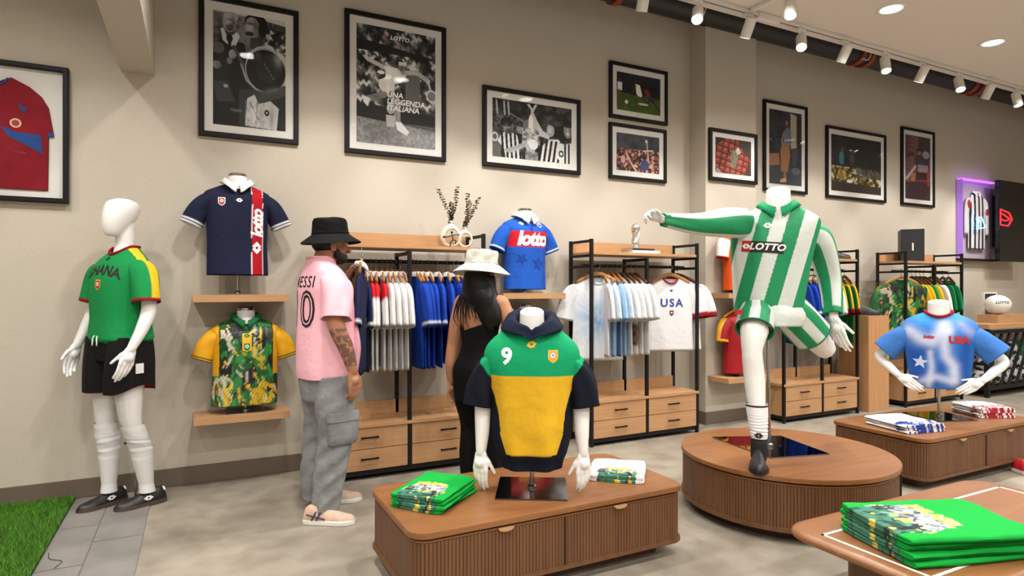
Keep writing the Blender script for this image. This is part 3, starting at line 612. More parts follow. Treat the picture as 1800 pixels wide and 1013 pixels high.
tri = [jp(0, 465), jp(60, 490), jp(150, 500), jp(157, 572), jp(110, 545), jp(30, 505)]; flatp(tri, M_jblu, 'blue_panel'); flatp([(-x, z) for x, z in tri], M_jblu, 'blue_panel')
flatp([jp(64, 376), jp(98, 405), jp(88, 416), jp(78, 408)], M_jblu, 'blue_star')
cc = jp(57, 456); flatp([(cc[0]+.03*math.cos(a), cc[1]+.03*math.sin(a)) for a in np.linspace(0, 2*PI, 20, endpoint=False)], plain('crest_cream', (206, 180, 160), .7), 'crest', -.026)
flatp([(cc[0]+.02*math.cos(a), cc[1]+.02*math.sin(a)) for a in np.linspace(0, 2*PI, 20, endpoint=False)], fabric('crest_red', (160, 60, 60)), 'crest', -.0265)
an = np.linspace(-1.9, -.9, 10); cy = jp(0, 285)[1]
MB().tube([(.075*math.sin(a), -.026, body[0][1]+.01-.07*math.cos(a*1.0)) for a in np.linspace(-1.3, 1.3, 16)], .007, 8).build('collar', M_jblu, js, smooth=True)
MB().box((-jw+.025, -.036, -jh+.025), (jw-.025, -.033, jh-.025)).build('glass_pane', M_glass, t)
# ------------------------------------------------------------------ garments
CLOTH = vcol('printed_cloth', .85, .35, .2)
SATIN = vcol('sport_cloth', .55, .3, .35)
def S_(v, e): return np.sign(v)*np.abs(v)**e
def ring_fn(seed, amp, kmax=9):
    r = np.random.default_rng(seed); K = [(int(r.integers(3, kmax)), r.random()*6.28, r.normal()*3.0, .4+r.random()) for _ in range(7)]
    def f(th, zn):
        s = 0
        for k, p, q, a in K: s = s+a*np.sin(k*th+p+q*zn)
        return amp*s/4
    return f
def torso(rows, nu=150, nz=100, e=.85, amp=.006, seed=1, drop=.045, colfn=None, pw=.8):
    """open shirt body; rows (z, half width, depth, centre x, centre y) from hem to neck; front is -Y"""
    R = cat_rom(np.array(rows, float), nz); th = np.linspace(0, 2*PI, nu, endpoint=False); f = ring_fn(seed, amp); rings = []; cols = []
    zmin, zmax = R[0,0], R[-1,0]
    for i, (z, hw, d, cx, cy) in enumerate(R):
        zn = (z-zmin)/(zmax-zmin); w_ = (1-zn)**pw; g = f(th, zn)*w_
        nd = drop*np.clip((zn-.82)/.18, 0, 1)**1.5
        x = cx+(hw+g)*S_(np.sin(th), e); y = cy-(d+g)*S_(np.cos(th), e); zz = z-nd*np.clip(np.cos(th), 0, 1)**1.5+0*th
        rings.append(np.stack([x, y, zz], 1))
        if colfn: cols.append(colfn(x-cx, y-cy, zz, th, np.full(nu, zn)))
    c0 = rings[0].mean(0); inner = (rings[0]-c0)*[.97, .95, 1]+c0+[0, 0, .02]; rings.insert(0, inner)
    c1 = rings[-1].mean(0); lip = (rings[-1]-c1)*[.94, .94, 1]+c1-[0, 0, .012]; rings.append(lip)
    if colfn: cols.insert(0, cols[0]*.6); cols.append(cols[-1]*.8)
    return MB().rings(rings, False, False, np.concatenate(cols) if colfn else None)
def sleeve(path, rad, nu=40, nz=36, colfn=None, amp=.004, seed=3, up=None):
    P = cat_rom(path, nz); Rd = cat_rom(np.array(rad, float), nz); f = ring_fn(seed, amp, 6); th = np.linspace(0, 2*PI, nu, endpoint=False)
    T = np.gradient(P, axis=0); T /= np.linalg.norm(T, axis=1)[:,None]; r = np.array(up if up is not None else (0, 0, 1.), float); rings = []; cols = []
    for i in range(nz):
        r = r-T[i]*np.dot(r, T[i]); r /= np.linalg.norm(r); b = np.cross(T[i], r); g = f(th, i/nz*2)
        rings.append(P[i]+np.outer(np.cos(th)*(Rd[i,0]+g), r)+np.outer(np.sin(th)*(Rd[i,1]+g), b))
        if colfn: cols.append(colfn(np.full(nu, i/(nz-1)), th, rings[-1]))
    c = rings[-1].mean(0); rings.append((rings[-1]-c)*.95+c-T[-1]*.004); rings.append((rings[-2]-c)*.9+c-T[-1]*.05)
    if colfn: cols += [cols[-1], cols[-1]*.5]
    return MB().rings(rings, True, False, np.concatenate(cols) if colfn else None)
def L3(c): return lin(c)
def const(c): k = L3(c); return lambda *a: np.tile(k, (len(a[0]), 1))
def bvh_of(mb):
    return BVHTree.FromPolygons(np.concatenate(mb.V).tolist(), mb.F)
def decal(bvh, VF, x, z, name, mat, parent, off=.0016, back=False, rx=1, y0=-2., dirv=None):
    V2, F = VF; out = []; last = None
    D = Vector((0, -1, 0)) if back else Vector((0, 1, 0))
    for p in V2:
        o = Vector((x+p[0]*rx, -y0 if back else y0, z+p[1])); h = bvh.ray_cast(o, D)
        if h[0] is None: out.append(last); continue
        nrm = h[1] if h[1].dot(D) < 0 else -h[1]; last = tuple(h[0]+nrm*off); out.append(last)
    ok = [q for q in out if q]
    if not ok: return None
    out = [q or ok[0] for q in out]
    F = [tuple(f) for f in F]
    return MB().add(out, F).build(name, mat, parent)
def shield_vf(w, h): return poly_mesh([(-w/2, h/2), (w/2, h/2), (w/2, -h*.15), (w*.3, -h*.36), (0, -h/2), (-w*.3, -h*.36), (-w/2, -h*.15)][::-1], .012)
def disc_vf(r, n=16): return poly_mesh([(r*math.cos(a), r*math.sin(a)) for a in np.linspace(0, 2*PI, n, endpoint=False)], .012)
def star_vf(r, n=5, k=.42, rot=0): return poly_mesh([((r if i % 2 == 0 else r*k)*math.sin(rot+i*PI/n), (r if i % 2 == 0 else r*k)*math.cos(rot+i*PI/n)) for i in range(2*n)][::-1], .015)
def rect_vf(w, h, sk=0): return poly_mesh([(-w/2-sk, -h/2), (w/2-sk, -h/2), (w/2+sk, h/2), (-w/2+sk, h/2)], .012)
def crest(bvh, x, z, parent, outer, inner, s=.03, back=False):
    decal(bvh, shield_vf(s, s*1.3), x, z, 'crest', outer, parent, .0016)
    decal(bvh, shield_vf(s*.78, s*1.05), x, z, 'crest', inner, parent, .0024)
    decal(bvh, disc_vf(s*.24), x, z+s*.12, 'crest', M_inkw, parent, .0032); decal(bvh, star_vf(s*.15), x, z+s*.12, 'crest', M_inkk, parent, .0038)
M_gold = plain('ink_gold', (226, 178, 40), .6); M_inkb = plain('ink_blue', (40, 62, 150), .6); M_inkg = plain('ink_green', (30, 120, 60), .6); M_inkn = plain('ink_navy', (28, 34, 60), .6)
def neck_form(t, z0, z1, r0, r1, tilt=.0, y=0., mat=None):
    n = 32; a = np.linspace(0, 2*PI, n, endpoint=False); R = []
    for k, (z, r) in enumerate(((z0, r0), ((z0+z1)/2, (r0+r1)/2*.96), (z1-.004, r1), (z1, r1-.005))):
        f = (z-z0)/(z1-z0); R.append(np.stack([r*np.cos(a), y+r*1.05*np.sin(a), z+tilt*f*np.sin(a)], 1))
    return MB().rings(R).build('neck', mat or M_white, t, angle=50)
def collar(parent, zc, r, h, col, drop=.05, y=0., spread=.03, split=.12, d=None):
    """folded polo collar round the neck, open at the front"""
    n = 44; th = np.linspace(split, 2*PI-split, n); R = []; d = d or r
    fr = np.clip(np.cos(th), 0, 1)**2
    zb = zc-drop*fr
    tip = np.exp(-((np.minimum(th, 2*PI-th)-split)/.35)**2)
    prof = [(0, 0, 0), (.004, h, 0), (.010, h*1.05, 0), (.014+spread*.5, h*.45, .3), (.016+spread, -.002, 1), (.012+spread, -.004, 1), (.008+spread*.5, h*.35, .3), (.004, h*.9, 0)]
    for o, z, k in prof:
        R.append(np.stack([(r+o)*np.sin(th), y-(d+o)*np.cos(th), zb+z-k*tip*.028], 1))
    R.append(R[0]); R = [np.array(q) for q in R]
    mb = MB(); m_ = len(R); V = np.concatenate(R); F = []
    for i in range(m_-1):
        for j in range(n-1): F.append((i*n+j, i*n+j+1, (i+1)*n+j+1, (i+1)*n+j))
    mb.add(V, F); return mb.build('collar', col, parent, smooth=True)
def tee_rows(zh, zs, zn, hem, waist, chest, sh, nk, dep, cy=0.):
    H = zs-zh
    return [(zh, hem, dep*.95, 0, cy), (zh+H*.18, (hem+waist)/2, dep*.92, 0, cy), (zh+H*.38, waist, dep*.92, 0, cy), (zh+H*.6, (waist+chest)/2, dep, 0, cy), (zh+H*.78, chest, dep*1.03, 0, cy),
            (zh+H*.92, (chest+sh)/2+.004, dep*.95, 0, cy), (zs, sh*.97, dep*.74, 0, cy+.006), (zs+(zn-zs)*.42, sh*.72, dep*.62, 0, cy+.012), (zs+(zn-zs)*.8, (nk+sh*.5)/2, nk*1.05, 0, cy+.012), (zn, nk, nk*1.02, 0, cy+.01)]
def banded(base, bands):
    b = L3(base); bs = [(lo, hi, L3(c)) for lo, hi, c in bands]
    def f(s, th, P):
        out = np.tile(b, (len(s), 1))
        for lo, hi, c in bs: out[(s >= lo) & (s <= hi)] = c
        return out
    return f
def bust_stand(t, zh, plate='round', rz=0., mat=None):
    if plate == 'flat': MB().box((-.13, -.1, 0), (.13, .1, .006)).build('base_plate', M_steel, t, bevel=.002)
    else:
        p = MB().box((-.175, -.175, 0), (.175, .175, .008)).build('base_plate', mat or M_mirror, t, bevel=.002); p.rotation_euler = (0, 0, rz)
    MB().tube([(0, 0, .006), (0, 0, zh+.25)], .011, 16).lathe([(.022, .006), (.022, .02), (.014, .028)], 16).build('pole', M_steel, t, angle=40)
def std_bust(label, loc, rz, zh, zs, zn, colfn, slcol, nk=.07, hem=.2, waist=.195, chest=.205, sh=.215, dep=.115, cuff=(.32, -.24), seed=1, mat=None, nm='display_bust', group='half-body display busts', amp=.005, srad=.07, cap=True):
    t = thing(nm, label, 'bust', loc, rz, group)
    bust_stand(t, zh, 'flat')
    mb = torso(tee_rows(zh, zs, zn, hem, waist, chest, sh, nk, dep), colfn=colfn, seed=seed, amp=amp)
    s = mb.build('shirt', mat or CLOTH, t, smooth=True)
    for sx in (-1, 1):
        c0 = (cuff[0]-sh)*.35
        p = [(sx*(sh-.085), .006, zs-srad*.62), (sx*(sh-.03), .004, zs-srad*.95), (sx*(sh+c0*.8), 0, zs+cuff[1]*.5-.012), (sx*(cuff[0]-.02), -.005, zs+cuff[1])]
        sleeve(p, [(srad*.72, srad*.9), (srad*.9, srad*.98), (srad*.98, srad*.86), (srad*1.04, srad*.72)], colfn=slcol, seed=seed+sx+5).build('sleeve', mat or CLOTH, s, smooth=True)
    neck_form(t, zn-.05, zn+.045, nk*.98, nk*.86)
    if cap: MB().lathe([(nk*.86, zn+.045), (nk*.88, zn+.06), (nk*.7, zn+.066)], 28, (0, .0, 0)).build('neck_cap', M_steel, t, angle=40)
    return t, s, bvh_of(mb)
# navy polo bust
def navy_col(x, y, z, th, zn):
    c = np.tile(L3((26, 30, 54)), (len(x), 1)); fr = np.cos(th) > -.1
    c[(x > .088) & (x < .158) & fr] = L3((168, 20, 34)); c[(((x > .084) & (x < .09)) | ((x > .156) & (x < .160))) & fr] = L3((220, 215, 215)); return c
cf = banded((26, 30, 54), [(.9, .925, (225, 225, 230)), (.955, 1.0, (225, 225, 230))])
t, s, bv = std_bust('white half bust in a navy polo with a red chest stripe, on the upper shelf', (.262, 4.785, 1.334), 0, .138, .715, .79, navy_col, cf, cuff=(.315, -.235), seed=11)
collar(s, .79, .072, .03, fabric('collar_white', (226, 224, 222)), spread=.028)
decal(bv, logo_vf(.03, hole=True), .005, .655, 'logo', M_inkw, s); crest(bv, -.105, .64, s, M_inkw, M_inkr, .045)
V, F = text_mesh('lotto', .105, shear=.25, bold=.0045, spacing=.92); V = np.column_stack([-V[:,1], V[:,0]]); decal(bv, (V, F), .122, .50, 'lettering', M_inkw, s)
decal(bv, logo_vf(.06, rot=PI/2), .118, .33, 'logo', M_inkw, s)
# painterly green and yellow jersey bust
def paint_fn(seed, cols, sc=9.):
    r = np.random.default_rng(seed); N = 70; cx = r.random(N)*.6-.3; cz = r.random(N)*.9-.1; an = r.random(N)*PI; ax = .02+.05*r.random(N); az = .03+.09*r.random(N); ci = r.integers(0, len(cols), N); LC = np.array([L3(c) for c in cols])
    def f(x, z, base):
        out = np.array(base)
        for k in range(N):
            dx, dz = x-cx[k], z-cz[k]; u = dx*np.cos(an[k])+dz*np.sin(an[k]); v = -dx*np.sin(an[k])+dz*np.cos(an[k]); wob = .25*np.sin(60*u+k)+.2*np.sin(45*v+2*k)
            m_ = (u/ax[k])**2+(v/az[k])**2+wob < 1; out[m_] = LC[ci[k]]
        return out
    return f
PF = paint_fn(5, [(30, 92, 44), (44, 126, 60), (22, 60, 34), (210, 168, 40), (228, 196, 70), (206, 196, 160), (38, 36, 42), (60, 58, 66), (30, 100, 60), (190, 150, 60)])
def paint_col(x, y, z, th, zn):
    """loose brush strokes laid over one another"""
    r = np.random.default_rng(12); c = np.tile(L3((36, 104, 52)), (len(x), 1)); z = z-.055
    def blob(cx, cz, ax, az, col, an=0., wob=.3):
        u = (x-cx)*math.cos(an)+(z-cz)*math.sin(an); v = -(x-cx)*math.sin(an)+(z-cz)*math.cos(an); k = r.random()*9
        c[((u/ax)**2+(v/az)**2+wob*np.sin(70*u+k)*np.sin(50*v+k)) < 1] = L3(col)
    G1, G2, G3, Y, Y2, CR, K_, K2 = (34, 100, 50), (50, 138, 66), (22, 66, 38), (216, 170, 34), (226, 198, 84), (214, 204, 176), (34, 32, 38), (70, 66, 74)
    for _ in range(110): blob(r.random()*.44-.22, r.random()*.56, .012+.03*r.random(), .02+.05*r.random(), (G1, G2, G3, G2, (60, 150, 80))[r.integers(5)], r.random()*.6-.3)
    blob(.13, .50, .07, .05, K2); blob(.10, .46, .03, .06, K_); blob(-.15, .50, .05, .03, CR); blob(-.11, .46, .022, .09, CR, .2); blob(-.06, .52, .03, .05, K2); blob(.05, .49, .012, .1, CR); blob(.09, .47, .01, .08, Y2)
    blob(-.14, .27, .045, .075, K_, .2); blob(.01, .19, .045, .085, K_, -.35); blob(.17, .3, .03, .06, K_, .2); blob(.2, .16, .02, .06, K_)
    blob(-.16, .1, .055, .11, CR, .1); blob(-.12, .08, .03, .09, Y2, -.2); blob(-.19, .07, .012, .09, (120, 90, 50)); blob(.12, .08, .09, .075, Y, .2); blob(.07, .05, .05, .05, Y); blob(.15, .1, .03, .012, K_, .3); blob(-.03, .03, .03, .06, G2); blob(-.02, .02, .014, .03, Y)
    blob(.09, .33, .03, .02, Y); blob(.05, .38, .02, .045, Y2); blob(.04, .22, .018, .016, Y); blob(.19, .4, .02, .06, Y); blob(-.19, .4, .02, .03, (120, 110, 60))
    for _ in range(130): blob(r.random()*.42-.21, r.random()*.56, .003+.006*r.random(), .01+.045*r.random(), (CR, K_, Y, Y2, G3, K2, G2, K_)[r.integers(8)], r.random()*1.8-.9)
    br = .78+.3*np.sin(x*260+9*np.sin(z*30))*np.sin(z*45+x*20); c *= np.clip(br, .45, 1.1)[:,None]
    ya = np.abs(x) > .172; c[ya & (zn > .35)] = L3((222, 160, 24)); c[(np.abs(x) > .166) & (np.abs(x) < .174) & (zn > .35)] = L3((40, 70, 30)); return c
yl = banded((222, 160, 24), [(.93, .95, (40, 80, 36)), (.975, 1, (40, 80, 36))])
t, s, bv = std_bust('half bust in a painterly green, yellow and black jersey, on the lower shelf', (.315, 4.785, .506), 0, .055, .60, .675, paint_col, yl, hem=.215, waist=.212, chest=.215, sh=.222, cuff=(.30, -.225), seed=17, mat=SATIN)
collar(s, .675, .072, .024, fabric('collar_green', (24, 96, 56)), spread=.02)
decal(bv, logo_vf(.028), .0, .545, 'logo', M_inkg, s); decal(bv, rect_vf(.06, .12), .0, .5, 'chest_panel', M_gold, s, .0012); decal(bv, logo_vf(.028), .0, .545, 'logo', M_inkg, s, .003); crest(bv, -.0, .465, s, M_gold, M_inkg, .05)
# royal blue polo bust
def roy_col(x, y, z, th, zn):
    c = np.tile(L3((32, 84, 178)), (len(x), 1)); band = (z > .40) & (z < .535) & (np.abs(x) < .195); c[band & (np.cos(th) > -.25)] = L3((196, 28, 44)); return c
cf = banded((32, 84, 178), [(.93, .965, (226, 228, 234))])
t, s, bv = std_bust('white half bust in a royal blue polo with a red band, on its own shelf', (2.56, 4.78, 1.338), math.radians(4), .03, .60, .672, roy_col, cf, cuff=(.305, -.235), seed=19)
collar(s, .672, .072, .034, MATS['collar_white'], spread=.034, split=.2)
V, F = text_mesh('lotto', .165, shear=.22, bold=.008, spacing=.93); decal(bv, (V, F), .015, .465, 'lettering', M_inkw, s)
decal(bv, logo_vf(.036, hole=False), -.075, .60, 'logo', M_inkw, s); crest(bv, .105, .60, s, M_inkw, M_inkb, .05)
M_star = fabric('tone_blue', (26, 66, 150)); decal(bv, star_vf(.07, rot=.2), .07, .25, 'star_print', M_star, s); decal(bv, star_vf(.06, rot=.5), -.09, .29, 'star_print', M_star, s)
MB().tube([(0, -.116, .52), (0, -.113, .62)], .003, 6).build('placket_line', M_inkn, s)
# red shirts with yellow shoulder stripes
def spain_col(x, y, z, th, zn):
    c = np.tile(L3((150, 18, 26)), (len(x), 1)); c[(np.abs(y) < .02) & (zn > .88)] = L3((228, 172, 36)); return c
def spain_sl(s_, th, P):
    c = np.tile(L3((150, 18, 26)), (len(s_), 1)); c[np.cos(th) > .82] = L3((228, 172, 36)); c[s_ > .93] = L3((228, 172, 36)); return c
for lab, x, y, z in (('half bust in a dark red yellow-striped shirt, on the lower pilaster shelf', 4.93, 4.57, .495), ('white half bust in a red and yellow shirt, hidden behind the hoodie bust', 2.57, 4.785, .506)):
    t, s, bv = std_bust(lab, (x, y, z), 0, .03, .60, .672, spain_col, spain_sl, cuff=(.27, -.25), seed=29, mat=SATIN)
    V, F = text_mesh('SPAIN', .085, bold=.003, spacing=1.05); decal(bv, (V, F), 0, .46, 'lettering', M_gold, s)
def orange_sl(s_, th, P):
    c = np.tile(L3((214, 84, 30)), (len(s_), 1)); c[(s_ > .45)] = L3((226, 218, 212)); c[s_ > .95] = L3((200, 60, 40)); return c
std_bust('half bust in a bright orange shirt, on the upper pilaster shelf', (4.93, 4.57, 1.33), 0, .03, .60, .672, const((214, 84, 30)), orange_sl, cuff=(.27, -.25), seed=31)
# ------------------------------------------------------------------ hanging shirts
HM = {}
def hm(key, fn):
    if key not in HM: HM[key] = fn()
    return HM[key]
def hang_body(key, colfn, hw=.225, L=.70, amp=.007, flare=.0):
    def f():
        k = .6 if key[:3] not in ('tie', 'usa', 'cam') else 1.0
        rows = [(-L, hw+.005+flare, .03, 0, 0), (-L*.8, hw, .032, 0, 0), (-L*.55, hw-.004, .034, 0, 0), (-.30, hw-.006, .036, 0, 0), (-.2, hw-.002, .034, 0, 0), (-.10, hw-.004, .028, 0, 0), (-.055, hw*.8, .024, 0, 0), (-.02, hw*.5, .026, 0, 0), (.0, .075, .034, 0, 0)]
        rows = [(a, b, c*k, d, e) for a, b, c, d, e in rows]
        return torso(rows, 72, 44, 1.0, amp, abs(hash(key)) % 97 if False else sum(map(ord, key)), .05, colfn).mesh('body', smooth=True)
    return hm('b'+key, f)
def hang_sleeve(key, colfn, sx, hw=.225, ln=.24):
    def f():
        p = [(sx*(hw-.05), 0, -.10), (sx*(hw+.0), 0, -.14), (sx*(hw+.05), 0, -.14-ln*.5), (sx*(hw+.075), .0, -.14-ln)]
        return sleeve(p, [(.05, .02), (.075, .022), (.082, .022), (.085, .024)], 28, 18, colfn, .004, sum(map(ord, key))+sx).mesh('sleeve', smooth=True)
    return hm('s%s%d' % (key, sx), f)
def hang_collar():
    def f():
        th = np.linspace(.25, 2*PI-.25, 30); R = []
        for o, z in ((0, -.004), (.004, .028), (.012, .03), (.03, -.006), (.024, -.01), (.006, .022)):
            fr = np.clip(np.cos(th), 0, 1)**2; R.append(np.stack([(.07+o)*np.sin(th), -(.032+o*.8)*np.cos(th), z-.05*fr], 1))
        n = 30; F = [(i*n+j, i*n+j+1, (i+1)*n+j+1, (i+1)*n+j) for i in range(5) for j in range(n-1)]
        return MB().add(np.concatenate(R), F).mesh('collar', smooth=True)
    return hm('collar', f)
def ring_collar():
    return hm('ringcollar', lambda: MB().tube(np.array([(.076*math.sin(a), -.036*math.cos(a), -.002-.05*max(math.cos(a), 0)**1.5) for a in np.linspace(0, 2*PI, 33)]), .008, 8, False).mesh('collar', smooth=True))
M_hang = wood('hanger_wood', (176, 124, 70), (150, 100, 54), (8, 8, 8)); M_hangd = wood('hanger_dark', (96, 60, 34), (76, 46, 26), (8, 8, 8))
def hanger(loc, rz, label, mat=None):
    t = thing('clothes_hanger', label, 'hanger', loc, rz, 'wooden clothes hangers')
    def arms():
        P = cat_rom([(-.185, 0, -.165), (-.11, 0, -.125), (0, 0, -.085), (.11, 0, -.125), (.185, 0, -.165)], 21); return MB().tube(P, [(.012, .007)]+[(.019, .009)]*19+[(.012, .007)], 12).mesh('hanger_arms', smooth=True)
    def hook():
        a = [(.022*math.sin(q), 0, .0-.008+.022*math.cos(q)-.008) for q in np.linspace(-1.6, 2.2, 12)]; P = [(0, 0, -.08), (0, 0, -.052)]+[(.0, 0, -.045), (.012, 0, -.036)]+[(p[0], 0, p[2]) for p in a[::-1]]
        return MB().tube(np.array(P), .0026, 8).mesh('hook', smooth=True)
    link('hanger_arms', hm('harm' + ('d' if mat else ''), arms), mat or M_hang, t); link('hook', hm('hook', hook), M_steel, t)
    return t
WHITE = (226, 224, 222)
def simple(c): return const(c)
def redsh(x, y, z, th, zn):
    c = np.tile(L3(WHITE), (len(x), 1)); c[(z > -.2) & (z < -.03+.0*x) & (np.abs(x) > .09)] = L3((196, 30, 40)); return c
def tied(x, y, z, th, zn):
    r = np.hypot(x, z+.38); a = np.arctan2(z+.38, x); k = .5+.5*np.sin(16*a+8*np.sin(3*a)); w1 = np.exp(-(r/.19)**2); blue = L3((120, 170, 215)); grey = L3((150, 150, 158)); c = np.tile(L3((224, 226, 228)), (len(x), 1))
    m1 = (w1*(.45+.55*k))[:,None]; c = c*(1-m1)+blue*m1; m2 = (np.clip((z+.22)/.2, 0, 1)*(.3+.5*k)*(x > -.12))[:,None]*.8; c = c*(1-m2)+grey*m2; return c
def hemdark(x, y, z, th, zn):
    c = np.tile(L3(WHITE), (len(x), 1)); m_ = (z < -.42) & (z > -.62); g = .5+.5*np.sin(60*x)*np.sin(70*z+20*x); dk = L3((60, 52, 56))*(1-g[:,None]*.7)+L3((196, 160, 140))*g[:,None]*.7; c[m_] = dk[m_]; return c
def ghana_h(x, y, z, th, zn):
    c = np.tile(L3((22, 112, 56)), (len(x), 1)); c[(zn > .86)] = L3((226, 176, 36)); return c
def ghana_s(s_, th, P):
    c = np.tile(L3((22, 112, 56)), (len(s_), 1)); c[np.abs(np.sin(th)) < .45] = L3((226, 176, 36)); c[s_ > .85] = L3((110, 20, 26)); return c
def yel_h(x, y, z, th, zn): c = np.tile(L3((222, 170, 30)), (len(x), 1)); c[np.abs(x) < .03] = L3((40, 120, 60)); return c
def navgr(x, y, z, th, zn): c = np.tile(L3((24, 120, 72)), (len(x), 1)); c[z < -.24] = L3((24, 32, 54)); return c
def camo(x, y, z, th, zn): return paint_col(x*.8, y, z*.8+.66, th, th*0)*.8
KINDS = {
 'navy': (simple((30, 36, 72)), banded((30, 36, 72), [(.93, .965, (225, 225, 230))]), 'white', 'navy polo with white collar'),
 'redwhite': (redsh, banded(WHITE, [(.0, .5, (196, 30, 40))]), 'white', 'white polo with red shoulders'),
 'white': (simple(WHITE), banded(WHITE, [(.9, .92, (180, 180, 186)), (.95, .97, (180, 180, 186))]), 'white', 'plain white polo'),
 'blue': (simple((26, 66, 168)), banded((26, 66, 168), [(.92, .955, (220, 226, 236))]), 'white', 'royal blue polo with white collar'),
 'tie': (tied, lambda s_, th, P: np.tile(L3((214, 218, 222)), (len(s_), 1)), None, 'white tie-dye tee with a blue burst'),
 'wtee': (simple((224, 224, 224)), const((224, 224, 224)), None, 'white tee'),
 'lblue': (simple((140, 176, 210)), const((206, 218, 228)), None, 'pale blue tee'),
 'denim': (simple((74, 112, 156)), const((150, 184, 216)), None, 'faded blue tee'),
 'hemdark': (hemdark, const((224, 224, 224)), None, 'white tee with a dark photo print'),
 'usa': (simple((222, 220, 222)), banded((222, 220, 222), [(.86, 1, (140, 22, 36))]), 'ring', 'white ringer tee with dark red trim'),
 'ghana': (ghana_h, ghana_s, None, 'green tee with yellow shoulder stripes and dark red cuffs'),
 'yellow': (yel_h, banded((222, 170, 30), [(.9, 1, (40, 120, 60))]), None, 'yellow tee with green trim'),
 'green': (simple((34, 140, 60)), const((34, 140, 60)), None, 'bright green tee'),
 'navgr': (navgr, const((24, 120, 72)), None, 'green and navy tee'),
 'camo': (camo, lambda s_, th, P: camo(P[:,0], 0, P[:,2], th, th), None, 'green and yellow painterly tee')}
M_redtrim = fabric('trim_red', (140, 22, 36))
def hang(kind, x, y, ang, label, group, hz=1.583+.013, dark=False, L=.70, tilt=0.):
    bc, sc_, col, _ = KINDS[kind]; rz = math.radians(ang)
    hanger((x, y, hz), rz, 'hanger of the %s' % label, M_hangd if dark else None)
    t = thing('hanging_shirt', label, 'shirt', (x, y, hz-.118), rz, group)
    link('body', hang_body(kind+str(L), bc, L=L), CLOTH, t)
    for sx in (-1, 1): link('sleeve', hang_sleeve(kind, sc_, sx), CLOTH, t)
    if col == 'white': link('collar', hang_collar(), MATS['collar_white'], t)
    if col == 'ring': link('collar', ring_collar(), M_redtrim, t)
    return t
YL, YM, YR_, YFR = 4.63, 4.65, 4.54, 4.49
g = 'shirts hanging on the rack behind the shoppers'
for i, u in enumerate((641, 651, 661)):
    k = ('navy', 'redwhite', 'redwhite')[i]; hang(k, x_on(u, YL), YL, 83-3*i, ('navy polo hanging just right of the man in pink', 'red-shouldered white polo, nearest the navy polos', 'red-shouldered white polo, second from the navy polos')[i], g)
hang('redwhite', x_on(671, YL), YL, 80, 'red-shouldered white polo, third from the navy polos', g)
for i, u in enumerate((680, 688, 696, 704)): hang('white', x_on(u, YL), YL, 82+2*i, 'plain white polo, %s right of the red-shouldered ones' % ORD[i], g)
for i, u in enumerate((726, 732, 740, 752, 768, 785, 796, 803)): hang('blue', x_on(u, YL), YL, (92, 90, 88, 84, 80, 78, 84, 88)[i], 'royal blue polo, %s from the left behind the shoppers' % ORD[i], g)
g = 'shirts hanging on the trophy rack'
hang('tie', x_on(1047, YM)-.02, YM-.06, -26, 'white tie-dye tee with a blue burst, facing out', g, L=.74)
for i, (u, k) in enumerate(zip((1060, 1069, 1077, 1085, 1094, 1102, 1110, 1119), ('wtee', 'lblue', 'denim', 'lblue', 'wtee', 'hemdark', 'wtee', 'wtee'))):
    lab = {'wtee': 'white tee', 'lblue': 'pale blue tee', 'denim': 'faded blue tee', 'hemdark': 'white tee with a dark photo print'}[k]
    hang(k, x_on(u, YM)-.02, YM, 72+2*i, '%s hanging %s behind the tie-dye tee' % (lab, ORD[i]), g, dark=i > 3)
us = hang('usa', x_on(1172, YM), YM-.05, -22, 'white ringer tee lettered USA, turned to face out', g)
bvu = bvh_of(torso([(-.70, .23, .03, 0, 0), (-.56, .225, .032, 0, 0), (-.385, .221, .034, 0, 0), (-.30, .219, .036, 0, 0), (-.2, .223, .034, 0, 0), (-.10, .221, .028, 0, 0), (-.055, .18, .024, 0, 0), (-.02, .1125, .026, 0, 0), (0, .075, .034, 0, 0)], 72, 44, 1.0, .007, sum(map(ord, 'usa0.7')), .05))
V, F = text_mesh('USA', .105, bold=.003, spacing=1.25); decal(bvu, (V, F), .0, -.24, 'lettering', M_inkb, us, .003); crest(bvu, 0, -.335, us, M_inkr, M_inkn, .04); decal(bvu, logo_vf(.022), .0, -.12, 'logo', M_inkk, us, .003)
hang('usa', x_on(1192, YM)+.03, YM+.05, -52, 'white ringer tee half hidden behind the USA tee', g, dark=True)
g = 'shirts hanging behind the running mannequin'
for i, (u, k) in enumerate(zip((1400, 1410, 1420, 1430), ('blue', 'blue', 'blue', 'blue'))): hang(k, x_on(u, YR_), YR_, 66, 'royal blue polo, %s from the left behind the kicking mannequin' % ORD[i], g)
for i, u in enumerate((1444, 1452)): hang('white', x_on(u, YR_), YR_, 68, 'white polo, %s right of the blue ones behind the mannequin' % ORD[i], g)
for i, u in enumerate((1464, 1474, 1484)): hang('ghana', x_on(u, YR_), YR_, 58, 'green tee with yellow stripes, %s from the white polos' % ORD[i], g, dark=True)
g = 'shirts hanging on the far rack'
hang('camo', x_on(1572, YFR)-.03, YFR-.1, -30, 'painterly green and yellow tee at the far rack end', g)
for i, (u, k, lab) in enumerate(((1603, 'yellow', 'yellow tee with green trim, first on the far rack'), (1610, 'yellow', 'yellow tee with green trim, second on the far rack'), (1617, 'green', 'bright green tee between yellow tees on the far rack'), (1624, 'yellow', 'yellow tee with green trim, third on the far rack'), (1636, 'wtee', 'white tee among green tees on the far rack'), (1645, 'green', 'bright green tee right of the white one on the far rack'), (1657, 'navgr', 'green and navy tee, first of two on the far rack'), (1667, 'navgr', 'green and navy tee, last on the far rack'))):
    hang(k, x_on(u, YFR), YFR, 50 if i > 4 else 64, lab, g, dark=True)
